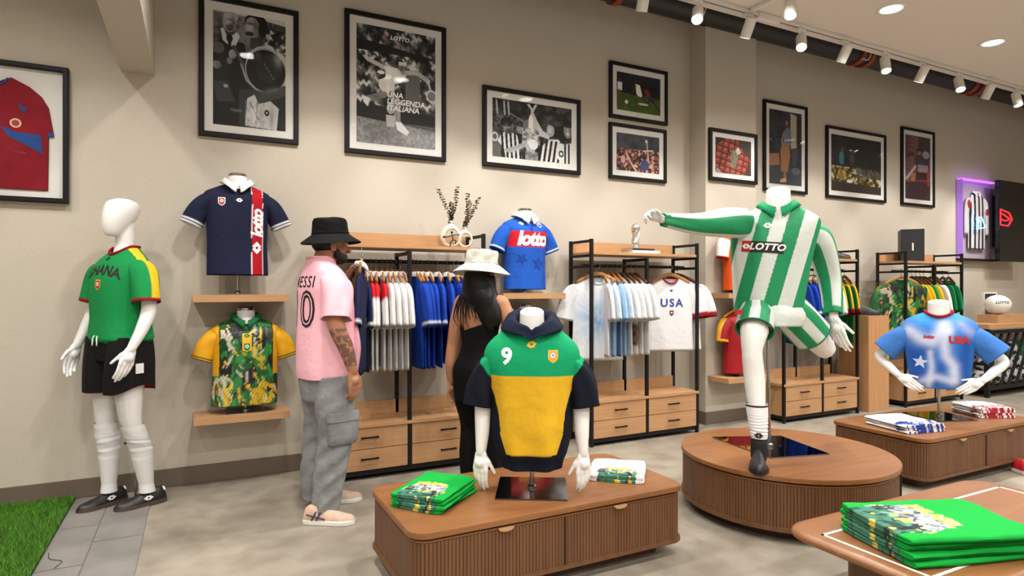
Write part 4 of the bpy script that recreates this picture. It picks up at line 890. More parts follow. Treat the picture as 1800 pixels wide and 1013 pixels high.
# ------------------------------------------------------------------ figure building
def organic(mb, name, mat, parent, voxel=.005, it=5, root=None):
    me = mb.mesh('tmp'); o = bpy.data.objects.new('tmp', me); COL.objects.link(o)
    r = o.modifiers.new('r', 'REMESH'); r.mode = 'VOXEL'; r.voxel_size = voxel
    s = o.modifiers.new('s', 'SMOOTH'); s.iterations = it; s.factor = .5
    dg = bpy.context.evaluated_depsgraph_get(); dg.update(); out = bpy.data.meshes.new_from_object(o.evaluated_get(dg)); bpy.data.objects.remove(o); bpy.data.meshes.remove(me)
    out.polygons.foreach_set('use_smooth', [True]*len(out.polygons)); out.name = name; out.materials.clear()
    return link(name, out, mat, parent)
def nrm(v): v = np.asarray(v, float); return v/np.linalg.norm(v)
def limb(mb, pts, rad, n=14, m=5):
    P = cat_rom(pts, (len(pts)-1)*m+1); R = np.interp(np.linspace(0, len(pts)-1, len(P)), range(len(pts)), rad)
    d0 = nrm(P[0]-P[1]); d1 = nrm(P[-1]-P[-2])
    P = np.vstack([P[0]+d0*R[0]*.95, P[0]+d0*R[0]*.6, P, P[-1]+d1*R[-1]*.6, P[-1]+d1*R[-1]*.95]); R = np.r_[R[0]*.3, R[0]*.8, R, R[-1]*.8, R[-1]*.3]
    mb.tube(P, list(R), n); return mb
def hand(mb, W, fwd, palm, thumb, s=1.0, curl=(.25, .35, .3), spread=.06, tcurl=.3):
    """W wrist, fwd fingers' direction, palm = palm's facing direction, thumb = side the thumb is on"""
    W = np.asarray(W, float); f = nrm(fwd); p = nrm(palm-np.dot(palm, f)*f); sd = np.asarray(thumb, float); sd = nrm(sd-np.dot(sd, f)*f-np.dot(sd, p)*p)
    L = [(.034, .095, (.042, .026, .021)), (.012, .1, (.047, .03, .023)), (-.011, .096, (.043, .027, .022)), (-.032, .086, (.034, .021, .019))]
    for off, kn, seg in L:
        k = W+f*kn*s+sd*off*s
        mb.capsule(W+f*.012*s+sd*off*.55*s, k, .0145*s, .0115*s, 10)
        d = nrm(f+sd*off*spread*20-sd*off*3); q = k; ang = 0
        for sl, c_, r0 in zip(seg, curl, (.0098, .0088, .0078)):
            ang += c_; dd = nrm(d*math.cos(ang)+p*math.sin(ang)); e = q+dd*sl*s; mb.capsule(q, e, r0*s, r0*.9*s, 10); q = e
    b0 = W+f*.025*s+sd*.03*s; d = nrm(f*.85+sd*.45+p*.25)
    mb.capsule(W+f*.02*s+sd*.012*s+p*.004*s, b0+d*.03*s, .0155*s, .0125*s, 10); q = b0+d*.03*s; ang = 0
    for sl, r0 in ((.034, .0108), (.026, .0094)):
        dd = nrm(d*math.cos(ang)+(f*.6+p*.6)*math.sin(ang)); e = q+dd*sl*s; mb.capsule(q, e, r0*s, r0*.88*s, 10); q = e; ang += tcurl
    mb.ellipsoid(W+f*.055*s, (.03*s, .03*s, .03*s)); return mb
def ring_loft(mb, rows, n=28, e=1.0, cap=True):
    """rows (x, y, z, rx, ry)"""
    a = np.linspace(0, 2*PI, n, endpoint=False); R = cat_rom(np.array(rows, float), len(rows)*4)
    mb.rings([np.stack([r[0]+r[3]*S_(np.sin(a), e), r[1]-r[4]*S_(np.cos(a), e), np.full(n, r[2])], 1) for r in R], cap, cap); return mb
def shoe(parent, loc, rz, mat_up, mat_sole, L=.29, w=.052, nm='shoe', pitch=0., h=.085, collar_h=.075, label=None, point=0.):
    """toe towards -Y; heel centre near +Y"""
    o = thing('tmp', 'x', 'x'); bpy.data.objects.remove(o)
    s = np.linspace(0, 1, 26); y = L*.3-s*L
    wid = w*np.interp(s, [0, .05, .15, .35, .55, .72, .86, .95, 1], [.35, .62, .78, .8, .92, 1.0, .86-.2*point, .55-.2*point, .15])
    hg = np.interp(s, [0, .04, .12, .3, .42, .6, .8, .93, 1], [.3, .8, 1.0, .92, .86, .62, .46, .38, .15])*h
    cx = .012*np.sin(s*PI)*0; n = 20; a = np.linspace(0, 2*PI, n, endpoint=False)
    up = MB().rings([np.stack([wid[i]*np.cos(a)*np.where(np.sin(a) < 0, 1, (1-.25*np.abs(np.sin(a)))), np.full(n, y[i]), .018+np.where(np.sin(a) > 0, hg[i]*np.sin(a)**.8 if False else hg[i]*np.abs(np.sin(a))**.8, -.014*np.abs(np.sin(a)))], 1) for i in range(26)][::-1])
    u = up.build(nm, mat_up, parent, smooth=True, label=label); u.location = loc; u.rotation_euler = (pitch, 0, rz)
    out = [(wid[i]*1.06+.003, y[i]) for i in range(26)]+[(-wid[i]*1.06-.003, y[i]) for i in range(25, -1, -1)]
    MB().prism(out[::-1], 0, .027).build('sole', mat_sole, u, bevel=.004)
    return u
def wrap_lines(u, pts_list, mat, nm='stripe', r=.004):
    for P in pts_list: MB().tube(cat_rom(P, 10), r, 8).build(nm, mat, u, smooth=True)
M_skin = plain('skin_tan', (176, 122, 94), .5, var=.04, scale=14, spec=.35); M_skin.node_tree.nodes['Principled BSDF'].inputs['Subsurface Weight'].default_value = .0
M_skinw = plain('skin_warm', (186, 132, 100), .48, var=.03, scale=14, spec=.35)
M_hair = plain('hair_black', (11, 10, 10), .5, spec=.3, bmp=.5, bscale=60)
M_beard = plain('beard_dark', (30, 22, 20), .7, bmp=.4, bscale=150)
M_sock = plain('sock_white', (226, 224, 224), .85, bmp=.1, bscale=400)
# ------------------------------------------------------------------ hoodie bust
t = thing('display_bust', 'bust with arms in a green, yellow and navy hooded top', 'bust', (1.52, 2.76, .36), math.radians(-30), 'half-body display busts')
bust_stand(t, .12)
NAVY = (16, 20, 34); GRN = (14, 150, 98); YEL = (218, 172, 40)
def hood_col(x, y, z, th, zn):
    c = np.tile(L3(NAVY), (len(x), 1)); fr = np.cos(th) > 0; lim = np.interp(z, [.2, .21, .30, .41, .50, .589], [.10, .125, .152, .165, .19, .24])
    c[fr & (np.abs(x) < lim) & (z > .2)] = L3(YEL); c[z > .589] = L3(GRN); return c
rows = [(.118, .150, .11, 0, 0), (.155, .158, .115, 0, 0), (.20, .176, .13, 0, 0), (.29, .195, .135, 0, 0), (.40, .202, .135, 0, 0), (.52, .212, .132, 0, 0), (.60, .232, .13, 0, 0), (.67, .243, .12, 0, 0), (.73, .228, .105, 0, .004), (.785, .175, .09, 0, .008), (.825, .115, .08, 0, .01), (.85, .082, .078, 0, .01)]
mb = torso(rows, 220, 160, .86, .010, 41, .05, hood_col, .9); s = mb.build('hooded_top', CLOTH, t, smooth=True); bv = bvh_of(mb)
for sx in (-1, 1):
    sleeve([(sx*.15, .0, .655), (sx*.212, -.0, .622), (sx*.252, -.004, .54), (sx*.268, -.01, .425)], [(.04, .055), (.06, .072), (.072, .077), (.077, .072)], 60, 60, lambda s_, th, P: np.where((P[:,2] > .56+(np.abs(P[:,0])-.192)*1.35)[:,None], L3(GRN), L3(NAVY)), .006, 44+sx).build('sleeve', CLOTH, s, smooth=True)
    a = MB(); limb(a, [(sx*.225, 0, .58), (sx*.248, -.005, .43), (sx*.25, -.03, .30), (sx*.255, -.045, .20)], [.044, .043, .037, .026])
    hand(a, (sx*.255, -.045, .20), (sx*.03, -.1, -1), (-sx*.4, .9, 0), (-sx, -.4, 0), 1.0, (.15, .25, .25)); organic(a, 'arm', M_white, t, .0042, 4)
neck_form(t, .78, .905, .07, .06, .018, -.01)
# hood lying round the neck
n = 72; th = np.linspace(0, 2*PI, n, endpoint=False); R = []; co = np.cos(th); ab = np.minimum(th, 2*PI-th); vv = np.clip(1-ab/1.9, 0, 1); bk = np.clip(-co, 0, 1)
f1 = ring_fn(5, .004, 7)
zi = .868-.066*vv**1.1+.016*bk
prof = [(.078, -.03, 1), (.08, .0, 1), (.084, .016, .6), (.098, .022, .5), (.116, .012, .8), (.134, -.012, 1), (.15, -.038, 1), (.152, -.05, 1), (.14, -.052, 1)]
for k, (r0, dz, q) in enumerate(prof):
    wid = 1+.22*bk*(r0 > .09)-.12*vv*(r0 > .1); ry = 1-.10*vv
    R.append(np.stack([r0*wid*np.sin(th)*(1.05 if r0 > .1 else 1), .005-r0*wid*ry*co-.02*vv*(r0 < .12), zi+np.where(dz < 0, dz*(1-.55*vv), dz)*(1+.5*bk)+f1(th, k*.6)*(k > 1)-(.012*np.exp(-(ab/.12)**2)*(k > 1))], 1))
MB().rings(R, False, False).build('hood', fabric('hood_navy', (19, 26, 46)), s, smooth=True)
decal(bv, poly_mesh([(-.11, .1), (.11, .1), (.152, -.03), (.12, -.13), (-.12, -.13), (-.152, -.03)][::-1], .014), 0, .335, 'pocket', fabric('pocket_yellow', YEL), s, .005)
decal(bv, logo_vf(.036, rot=.25), .0, .742, 'logo', M_gold, s); V, F = text_mesh('9', .108, bold=.004); decal(bv, (V, F), -.122, .682, 'lettering', M_inkw, s); crest(bv, .105, .685, s, M_gold, plain('crest_orange', (224, 150, 60), .6), .048)
MB().tube([(x, -.133+abs(x)*.02, .59) for x in np.linspace(-.1, .1, 5)], .0004, 6).build('seam', M_gold, s)
# ------------------------------------------------------------------ airbrushed shirt bust
t = thing('display_bust', 'bust with hands on hips in a blue and white airbrushed tee', 'bust', (5.25, 2.845, .36), math.radians(-60), 'half-body display busts')
bust_stand(t, .24, rz=math.radians(40))
def air_col(x, y, z, th, zn):
    B1, B2, B3, W_ = L3((58, 118, 196)), L3((30, 78, 164)), L3((66, 150, 220)), L3((206, 212, 232)); c = np.tile(B1, (len(x), 1))
    def spray(P, wd, col, al):
        nonlocal c
        m_ = np.zeros(len(x))
        for (x1, z1), (x2, z2) in zip(P[:-1], P[1:]):
            t_ = np.clip(((x-x1)*(x2-x1)+(z-z1)*(z2-z1))/((x2-x1)**2+(z2-z1)**2), 0, 1); m_ = np.maximum(m_, np.exp(-((x-x1-t_*(x2-x1))**2+(z-z1-t_*(z2-z1))**2)/wd**2))
        m_ = (m_*al)[:,None]; c = c*(1-m_)+col*m_
    spray([(-.12, .78), (.05, .80), (.12, .78)], .05, B3, .9); spray([(-.12, .3), (-.16, .5), (-.08, .52)], .07, B2, .9); spray([(.15, .28), (.17, .6)], .05, B2, .9); spray([(.02, .42), (-.02, .3)], .04, B2, .8)
    spray([(-.2, .68), (-.12, .62), (-.05, .6), (-.0, .66), (.03, .74)], .045, W_, .85); spray([(.06, .70), (.03, .6), (.04, .5), (.09, .42), (.1, .3)], .035, W_, .85); spray([(-.06, .52), (-.05, .4), (-.07, .26)], .022, W_, .7); spray([(-.14, .28), (-.02, .33), (.08, .3)], .03, W_, .7); spray([(.14, .74), (.2, .68)], .035, L3((150, 160, 206)), .8)
    c[np.cos(th) < -.1] = B1; return c
rows = [(.235, .182, .11, 0, 0), (.30, .20, .125, 0, 0), (.42, .215, .128, 0, 0), (.55, .235, .13, 0, 0), (.65, .252, .125, 0, 0), (.715, .258, .108, 0, .004), (.765, .225, .09, 0, .008), (.80, .165, .08, 0, .01), (.825, .105, .078, 0, .01), (.835, .085, .078, 0, .01)]
mb = torso(rows, 160, 110, .86, .005, 47, .04, air_col); s = mb.build('tee', CLOTH, t, smooth=True); bv = bvh_of(mb)
for sx in (-1, 1):
    sleeve([(sx*.16, .0, .675), (sx*.235, -.0, .635), (sx*.31, -.005, .57), (sx*.375, -.01, .505)], [(.055, .06), (.082, .078), (.092, .08), (.098, .08)], 44, 36, const((62, 116, 190)), .004, 50+sx).build('sleeve', CLOTH, s, smooth=True)
    a = MB(); limb(a, [(sx*.27, 0, .61), (sx*.37, .03, .50), (sx*.405, .035, .45), (sx*.33, -.05, .375), (sx*.27, -.115, .325)], [.042, .042, .04, .034, .026])
    hand(a, (sx*.265, -.12, .322), (-sx*.7, -.25, -.5), (-sx*.3, .9, -.2), (-sx*.3, -.1, 1), .98, (.15, .25, .2), .1); organic(a, 'arm', M_white, t, .0045, 4)
neck_form(t, .805, .915, .08, .073, .015, .008)
MB().tube(np.array([(.092*math.sin(q), .01-.086*math.cos(q), .838-.04*max(math.cos(q), 0)**1.5) for q in np.linspace(0, 2*PI, 41)]), .011, 10, False).build('collar', M_redtrim, s, smooth=True)
V, F = text_mesh('USA', .075, bold=.004, spacing=.95); decal(bv, (V, F), .125, .62, 'lettering', M_inkr, s); V, F = text_mesh('lotto', .035, shear=.2, bold=.002); decal(bv, (V, F), -.07, .64, 'lettering', M_inkr, s)
decal(bv, star_vf(.055, rot=.1), -.125, .44, 'star_print', fabric('star_pale', (196, 206, 228)), s)
# ------------------------------------------------------------------ full mannequin in green
t = thing('mannequin', 'full white mannequin in a green tee and black shorts beside the turf', 'mannequin', (-.425, 4.60, 0), math.radians(-52))
hd = MB(); ring_loft(hd, [(0, -.05, 1.705, .03, .034), (0, -.042, 1.73, .047, .056), (0, -.025, 1.775, .064, .084), (0, -.005, 1.825, .077, .104), (0, .012, 1.88, .081, .108), (0, .015, 1.922, .068, .09), (0, .015, 1.945, .03, .04)], 32); limb(hd, [(0, .03, 1.78), (0, .03, 1.66), (0, .03, 1.56)], [.056, .056, .075]); hd.capsule((0, -.085, 1.825), (0, -.096, 1.79), .012, .013, 10)
organic(hd, 'head', M_white, t, .006, 8)
def ghana_col(x, y, z, th, zn):
    c = np.tile(L3((22, 134, 70)), (len(x), 1)); c[(np.abs(y) < .03) & (zn > .86) & (x > 0)] = L3((234, 186, 40)); c[(np.abs(y) < .03) & (zn > .86) & (x < 0)] = L3((234, 186, 40)); return c
def ghana_sl(s_, th, P):
    c = np.tile(L3((22, 134, 70)), (len(s_), 1)); c[(np.abs(((th+.35+PI) % (2*PI))-PI) < .42)] = L3((234, 186, 40)); c[s_ > .93] = L3((140, 26, 30)); return c
rows = [(1.04, .185, .125, 0, .0), (1.065, .215, .15, 0, 0), (1.11, .212, .148, 0, 0), (1.2, .2, .14, 0, 0), (1.33, .205, .14, 0, 0), (1.44, .212, .138, 0, 0.005), (1.51, .212, .118, 0, .012), (1.565, .175, .1, 0, .02), (1.61, .115, .085, 0, .026), (1.64, .076, .08, 0, .028)]
mb = torso(rows, 150, 110, .88, .008, 53, .05, ghana_col, 1.0); s = mb.build('tee', CLOTH, t, smooth=True); bv = bvh_of(mb)
MB().tube(np.array([(.078*math.sin(q), .028-.083*math.cos(q), 1.643-.05*max(math.cos(q), 0)**1.5) for q in np.linspace(0, 2*PI, 41)]), .009, 10, False).build('collar', M_redtrim, s, smooth=True)
V, F = text_mesh('GHANA', .083, bold=.003, spacing=1.02); V = np.column_stack([V[:,0], V[:,1]+.012-1.4*V[:,0]**2]); decal(bv, (V, F), 0, 1.478, 'lettering', M_inkk, s); decal(bv, logo_vf(.026), 0, 1.562, 'logo', M_inkk, s); crest(bv, 0, 1.40, s, M_gold, M_inkr, .05)
for sx in (-1, 1):
    sleeve([(sx*.14, .012, 1.505), (sx*.2, .008, 1.475), (sx*.243, -.0, 1.39), (sx*.262, -.01, 1.29)], [(.062, .068), (.074, .078), (.078, .078), (.08, .076)], 44, 36, ghana_sl, .005, 55+sx).build('sleeve', CLOTH, s, smooth=True)
    a = MB(); limb(a, [(sx*.225, .01, 1.44), (sx*.262, .01, 1.27), (sx*.272, -.04, 1.14), (sx*.266, -.105, 1.02)], [.046, .044, .037, .026])
    hand(a, (sx*.266, -.105, 1.02), (0, -.35, -1), (-sx*1, 0, 0), (0, -1, .3), 1.05, (.15, .25, .2)); organic(a, 'arm', M_white, t, .0045, 4)
    g = MB(); ya = .095 if sx > 0 else -.01; limb(g, [(sx*.1, 0, .95), (sx*.108, -.015, .72), (sx*.108, -.02+ya*.25, .53), (sx*.11, .01+ya*.6, .36), (sx*.112, .005+ya, .12)], [.095, .08, .056, .058, .038]); organic(g, 'leg', M_white, t, .006, 6)
    R = []; zs = np.linspace(.085, .53, 60); aa = np.linspace(0, 2*PI, 24, endpoint=False)
    for z in zs:
        r0 = np.interp(z, [.08, .14, .30, .42, .53], [.046, .041, .058, .066, .063]); w_ = np.exp(-((z-.40)/.07)**2); rr = r0+.0016*w_*math.sin(z*230)+.002*w_*math.sin(z*125+1); yy = np.interp(z, [.08, .36, .53], [.008+ya, .008+ya*.6, -.02+ya*.25])
        R.append(np.stack([sx*.11+rr*np.cos(aa), yy+rr*1.05*np.sin(aa)+.003*w_*np.sin(aa*2+z*90), z+.012*w_*np.sin(aa+sx+z*20)], 1))
    sk = MB().rings(R, False, False).build('sock', M_sock, t, smooth=True)
    MB().ellipsoid((sx*.11-.05*(1 if sx > 0 else .2), -.05+ya*.5, .41), (.014, .014, .006)).build('logo', M_inkk, sk)
    sh = shoe(t, (sx*.112, .03+ya, 0), sx*math.radians(-6)+math.radians(-8), plain('shoe_black', (24, 22, 24), .45), plain('gum_sole', (74, 62, 56), .6), .30, .053)
    for side in (-1, 1):
        V, F = logo_vf(.04, hole=True); MB().add(np.column_stack([np.full(len(V), side*.0465), V[:,0]-.03, V[:,1]*.8+.055]), F if side > 0 else [f[::-1] for f in F]).build('logo', M_inkw, sh)
    MB().ellipsoid((0, .074, .075), (.018, .012, .02)).build('heel_tab', M_sock, sh, smooth=True)
# shorts
def short_leg(sx, col):
    rows = [(.735, .118, .15), (.80, .12, .15), (.9, .118, .148), (1.0, .11, .14), (1.08, .1, .13)]; R = cat_rom(np.array(rows), 30); f = ring_fn(60+sx, .006); th = np.linspace(0, 2*PI, 60, endpoint=False); rg = []; cl = []
    for i, (z, rx, ry) in enumerate(R):
        g = f(th, i/30); lift = .05*np.clip(sx*np.sin(th), 0, 1)**4*(1-i/29)**3
        rg.append(np.stack([sx*.103+(rx+g)*np.sin(th), -(ry+g)*np.cos(th)-.005, z+lift], 1)); cl.append(np.tile(L3((20, 18, 20)) if i > 0 else L3((140, 26, 34)), (60, 1)))
    rg.insert(0, rg[0]*np.array([1, .96, 1])+[0, 0, .03]); cl.insert(0, cl[0])
    return MB().rings(rg, False, True, np.concatenate(cl))
sh = MB(); ring_loft(sh, [(0, 0, .93, .19, .13), (0, 0, 1.0, .2, .138), (0, 0, 1.07, .192, .136), (0, 0, 1.115, .18, .128)]); so = sh.build('shorts', fabric('shorts_black', (20, 18, 20)), t, smooth=True)
for sx in (-1, 1): short_leg(sx, None).build('short_leg', CLOTH, so, smooth=True); MB().tube(cat_rom([(sx*.005, -.135, 1.1), (sx*.018, -.155, 1.08), (sx*.022, -.158, 1.03)], 8), .004, 8).build('drawstring', M_inkw, so, smooth=True)
MB().box((.222, -.05, .86), (.226, .0, .92)).build('patch', M_inkw, so)
MB().tube([(.0, .1, .0), (.0, .1, .45)], .008, 10).lathe([(.07, 0), (.07, .006)], 24, (0, .1, 0)).build('support_rod', M_steel, t)
# ------------------------------------------------------------------ kicking mannequin on the round platform
RZK = math.radians(-50); RK = np.array([3.3, 2.79, .36])
t = thing('mannequin', 'headless white mannequin kicking, in a green and white striped football kit', 'mannequin', RK.tolist(), RZK)
Mi = np.array(Matrix.Rotation(-RZK, 3, 'Z'))
def K(u, v, d): return Mi@(at(u, v, d)-RK)
GR, WH = L3((26, 138, 88)), L3((206, 212, 208))
ctr = K(1365, 430, 3.78)
def kstripe(x, z, z0):
    ph = ((x-ctr[0]+.27*(z0-z)+.104)/.165) % 1.0; return ph < .5
Ztop = K(1365, 390, 3.78)[2]
def kick_col(x, y, z, th, zn):
    return np.where(kstripe(x, z, Ztop)[:,None], GR, WH)
spec_ = [(549, 1289, 1412, .125), (525, 1288, 1414, .128), (490, 1286, 1420, .13), (455, 1284, 1427, .132), (425, 1283, 1434, .132), (402, 1285, 1440, .12), (388, 1292, 1440, .106), (376, 1306, 1426, .095), (366, 1326, 1408, .088), (359, 1338, 1398, .08)]
rows = []
for v, ua, ub, dep in spec_:
    p0, p1 = K(ua, v, 3.78), K(ub, v, 3.78); rows.append((p0[2], abs(p1[0]-p0[0])/2, dep, (p0[0]+p1[0])/2, ctr[1]+.005))
rows = np.array(rows)
R_ = cat_rom(rows, 110)
def kick_col2(x, y, z, th, zn):
    zc = np.interp(z, R_[:,0], R_[:,3]); return np.where(kstripe(x+zc, z, Ztop)[:,None], GR, WH)
mb = torso(rows, 360, 240, .86, .008, 71, .045, kick_col2, .9); s = mb.build('football_shirt', SATIN, t, smooth=True); bv = bvh_of(mb)
NKX = rows[-1][3]
neck_form(t, Ztop-.02, K(1370, 334, 3.78)[2], .08, .068, -.012, ctr[1]+.0).location = (NKX, 0, 0)
M_kg = fabric('kit_green', (26, 138, 88)); co_ = collar(s, rows[-1][0]-.008, .083, .03, M_kg, .05, ctr[1]+.01, .03, .16); co_.location = (NKX, 0, 0)
bx = K(1341, 436, 3.78)
V, F = rect_vf(.235, .066); rt = math.radians(-5); rot = lambda V: V@np.array([[math.cos(rt), math.sin(rt)], [-math.sin(rt), math.cos(rt)]])
decal(bv, (rot(V), F), bx[0], bx[2], 'sponsor_patch', M_inkk, s, .002, y0=-3)
V, F = rect_vf(.052, .066); V = V+[-.0915, 0]; decal(bv, (rot(V), F), bx[0], bx[2], 'sponsor_patch', M_inkr, s, .003, y0=-3)
V, F = logo_vf(.034); V = V+[-.0915, 0]; decal(bv, (rot(V), F), bx[0], bx[2], 'logo', M_inkw, s, .004, y0=-3)
V, F = text_mesh('LOTTO', .064, shear=.25, bold=.0025, spacing=1.04); V = V*[.9, .85]+[.025, 0]; decal(bv, (rot(V), F), bx[0], bx[2], 'lettering', M_inkw, s, .004, y0=-3)
lg = K(1350, 399, 3.78); decal(bv, logo_vf(.036), lg[0], lg[2], 'logo', M_inkw, s, .002, y0=-3)
def sl_str(s_, th, P):
    c = np.where((np.abs(((th+1.85+PI) % (2*PI))-PI) < .72)[:,None], GR, WH); c[s_ > .955] = GR; return c
def sl_str2(s_, th, P):
    c = np.where((np.sin(3*th+2.2) > .0)[:,None], GR, WH); c[s_ > .955] = GR; return c
pA = [K(1312, 392, 3.78), K(1283, 392, 3.75), K(1225, 394, 3.68), K(1164, 386, 3.6)]
sleeve(pA, [(.085, .07), (.088, .075), (.062, .056), (.036, .036)], 96, 70, sl_str, .008, 73).build('sleeve', SATIN, s, smooth=True)
pB = [K(1418, 408, 3.8), K(1440, 425, 3.82), K(1459, 490, 3.86), K(1465, 553, 3.78)]
sleeve(pB, [(.07, .085), (.085, .088), (.068, .07), (.05, .052)], 96, 70, sl_str2, .009, 75, up=(1, 0, 0)).build('sleeve', SATIN, s, smooth=True)
a = MB(); limb(a, [pA[1], pA[2], pA[3]], [.04, .035, .024]); f0 = K(1138, 375, 3.57)-pA[3]; hand(a, pA[3], f0, (.2, -.6, -.8), (0, -.6, .8), .92, (.7, .9, .7), .06, .5); organic(a, 'arm', M_white, t, .0042, 4)
a = MB(); limb(a, [pB[1], pB[2], pB[3], K(1468, 562, 3.77)], [.04, .036, .027, .026]); hand(a, K(1468, 562, 3.77), K(1478, 600, 3.72)-pB[3], (.6, .7, .1), (-.6, -.6, .1), 1.05, (.2, .25, .2), .14); organic(a, 'arm', M_white, t, .0042, 4)
# legs
hipR, kneeR, ankR = K(1330, 545, 3.74), K(1322, 618, 3.64), K(1334, 762, 3.56)
hipL, kneeL, ankL = K(1388, 548, 3.8), K(1449, 612, 3.86), K(1432, 586, 4.22)
g = MB(); limb(g, [hipR+[0, .03, -.04], hipR*.5+kneeR*.5+[0, -.01, 0], kneeR, kneeR*.6+ankR*.4+[0, .025, 0], ankR], [.07, .082, .058, .06, .037]); organic(g, 'leg', M_white, t, .006, 6)
g = MB(); limb(g, [hipL+[0, .02, -.02], hipL*.5+kneeL*.5, kneeL], [.075, .088, .066]); limb(g, [kneeL, kneeL*.6+ankL*.4+[0, 0, -.02], ankL], [.064, .058, .036]); organic(g, 'leg', M_white, t, .006, 6)
# striped shorts
def sh_leg(P, rad, seed, sk):
    def cf(s_, th, Q):
        return np.where(((np.cos(6*(th-PI/2)+sk) > 0) | (s_ > .965))[:,None], GR, WH)
    return sleeve(P, rad, 120, 50, cf, .007, seed, up=(1, 0, 0))
so = MB(); pc = K(1358, 548, 3.77)
ring_loft(so, [(pc[0], pc[1], pc[2]-.085, .17, .12), (pc[0], pc[1]+.005, pc[2]-.02, .188, .122), (pc[0]-.01, pc[1]+.01, pc[2]+.04, .18, .11)]); so = so.build('shorts', fabric('shorts_white', (206, 212, 208)), t, smooth=True)
sh_leg([hipR+[0, .03, .035], hipR+[0, .01, -.03], hipR*.5+kneeR*.5], [(.085, .09), (.108, .115), (.112, .126)], 77, PI).build('short_leg', SATIN, so, smooth=True)
sh_leg([hipL+[-.06, .02, .03], hipL+[.01, 0, -.01], hipL*.35+kneeL*.65], [(.09, .095), (.12, .12), (.118, .122)], 79, 1.2).build('short_leg', SATIN, so, smooth=True)
pch = K(1299, 549, 3.66); MB().box((pch[0]-.022, pch[1]-.004, pch[2]-.014), (pch[0]+.022, pch[1]+.002, pch[2]+.014)).build('patch', M_inkr, so)
# sock and boot
R = []; aa = np.linspace(0, 2*PI, 24, endpoint=False); kz, az = K(1322, 705, 3.6), K(1334, 775, 3.56)
k2 = kneeR*.45+ankR*.55
P_ = [kneeR*.36+ankR*.64+[0, .012, 0], kneeR*.2+ankR*.8+[0, .008, 0], ankR, ankR+(ankR-k2)*.12]; Pc = cat_rom(P_, 60); cl = []
for i, p in enumerate(Pc):
    q = i/59; r0 = np.interp(q, [0, .3, .7, 1], [.062, .058, .045, .044]); w_ = math.exp(-((q-.6)/.25)**2); rr = r0+.0035*w_*math.sin(i*1.7)
    R.append(np.stack([p[0]+rr*np.cos(aa), p[1]+rr*np.sin(aa), p[2]+.005*w_*np.sin(aa*1+i*.3)], 1)); cl.append(np.tile(L3((24, 24, 26)) if 2 <= i <= 4 else L3((226, 224, 224)), (24, 1)))
sk = MB().rings(R, False, False, np.concatenate(cl)).build('sock', vcol('sock_print', .85, .1), t, smooth=True)
lgp = Pc[40]+[-.0, -.052, 0]; V, F = logo_vf(.034); MB().add(np.column_stack([V[:,0]+lgp[0], np.full(len(V), lgp[1]), V[:,1]+lgp[2]]), F).build('logo', M_inkk, sk)
bt = shoe(t, (ankR[0]-.005, ankR[1]-.015, 0.0), math.radians(4), plain('boot_black', (40, 40, 44), .38), plain('boot_sole', (20, 20, 22), .5), .27, .047, 'boot', point=.6, h=.1)
bb = MB(); limb(bb, [(ankR[0], ankR[1]-.0, .05), (ankR[0], ankR[1]+.002, .14)], [.045, .047]); organic(bb, 'boot_cuff', plain('boot_knit', (18, 18, 20), .7), t, .005, 3)
# stand: mirror plate and pole
pl = [onp for onp in [(at(u, v, (HC-.36)*FPX/(v-V0))) for u, v in ((1252, 770), (1355, 807), (1458, 800), (1372, 768))]]
pm = [tuple((Mi@(p-RK))[:2]) for p in pl]
MB().prism(pm if True else pm, 0, .008).build('base_plate', M_mirrorb if 'M_mirrorb' in globals() else plain('mirror_glass', (150, 150, 156), .03, 1.), t)
pb = K(1352, 787, 3.98); pt = K(1350, 590, 3.86); MB().tube([(pb[0], pb[1], .008), (pt[0], pt[1], pt[2])], .011, 16).lathe([(.026, .008), (.026, .022), (.014, .03)], 18, (pb[0], pb[1], 0)).build('support_pole', M_steel, t, angle=40)
# ------------------------------------------------------------------ the two shoppers
def bucket_hat(parent, c, rz, tilt, mat, r=.098, crown=.10, brim=.062, drop=.045, wr=.002, seed=1):
    n = 64; th = np.linspace(0, 2*PI, n, endpoint=False); f = ring_fn(seed, wr, 8); R = []
    prof = [(r+brim, -drop), (r+brim+.002, -drop+.003), (r+brim*.5, -drop*.45+.004), (r+.006, .004), (r+.002, .012), (r*.985, crown*.35), (r*.955, crown*.7), (r*.9, crown*.93), (r*.82, crown), (r*.5, crown*1.04), (r*.05, crown*1.05)]
    inner = [(r+brim-.002, -drop+.001), (r+brim*.5, -drop*.45), (r+.001, .0), (r-.006, .012), (r*.9, crown*.8)]
    for i, (q, z) in enumerate(cat_rom(prof, 40)):
        g = f(th, z*14)*(1 if z > .008 else .7); zz = z+(.006*np.sin(2*th+seed) if z < 0 else 0)*min(1, -z*25) if z < 0 else z+f(th, 3+z*10)*.8
        R.append(np.stack([(q+g)*np.sin(th)*.94, -(q+g)*np.cos(th)*1.08, zz+0*th], 1))
    o = MB().rings(R, False, True).build('hat', mat, parent, smooth=True)
    Ri = [np.stack([q*np.sin(th)*.94, -q*np.cos(th)*1.08, np.full(n, z-.002)], 1) for q, z in inner]; MB().rings(Ri[::-1], False, False).build('hat_lining', mat, o, smooth=True)
    an = th; MB().tube([((r+.0045)*math.sin(a)*.94, -(r+.0045)*math.cos(a)*1.08, .014) for a in np.linspace(0, 2*PI, 41)], .002, 6, False).build('hat_seam', mat, o, smooth=True)
    o.location = c; o.rotation_euler = (tilt, 0, rz); return o
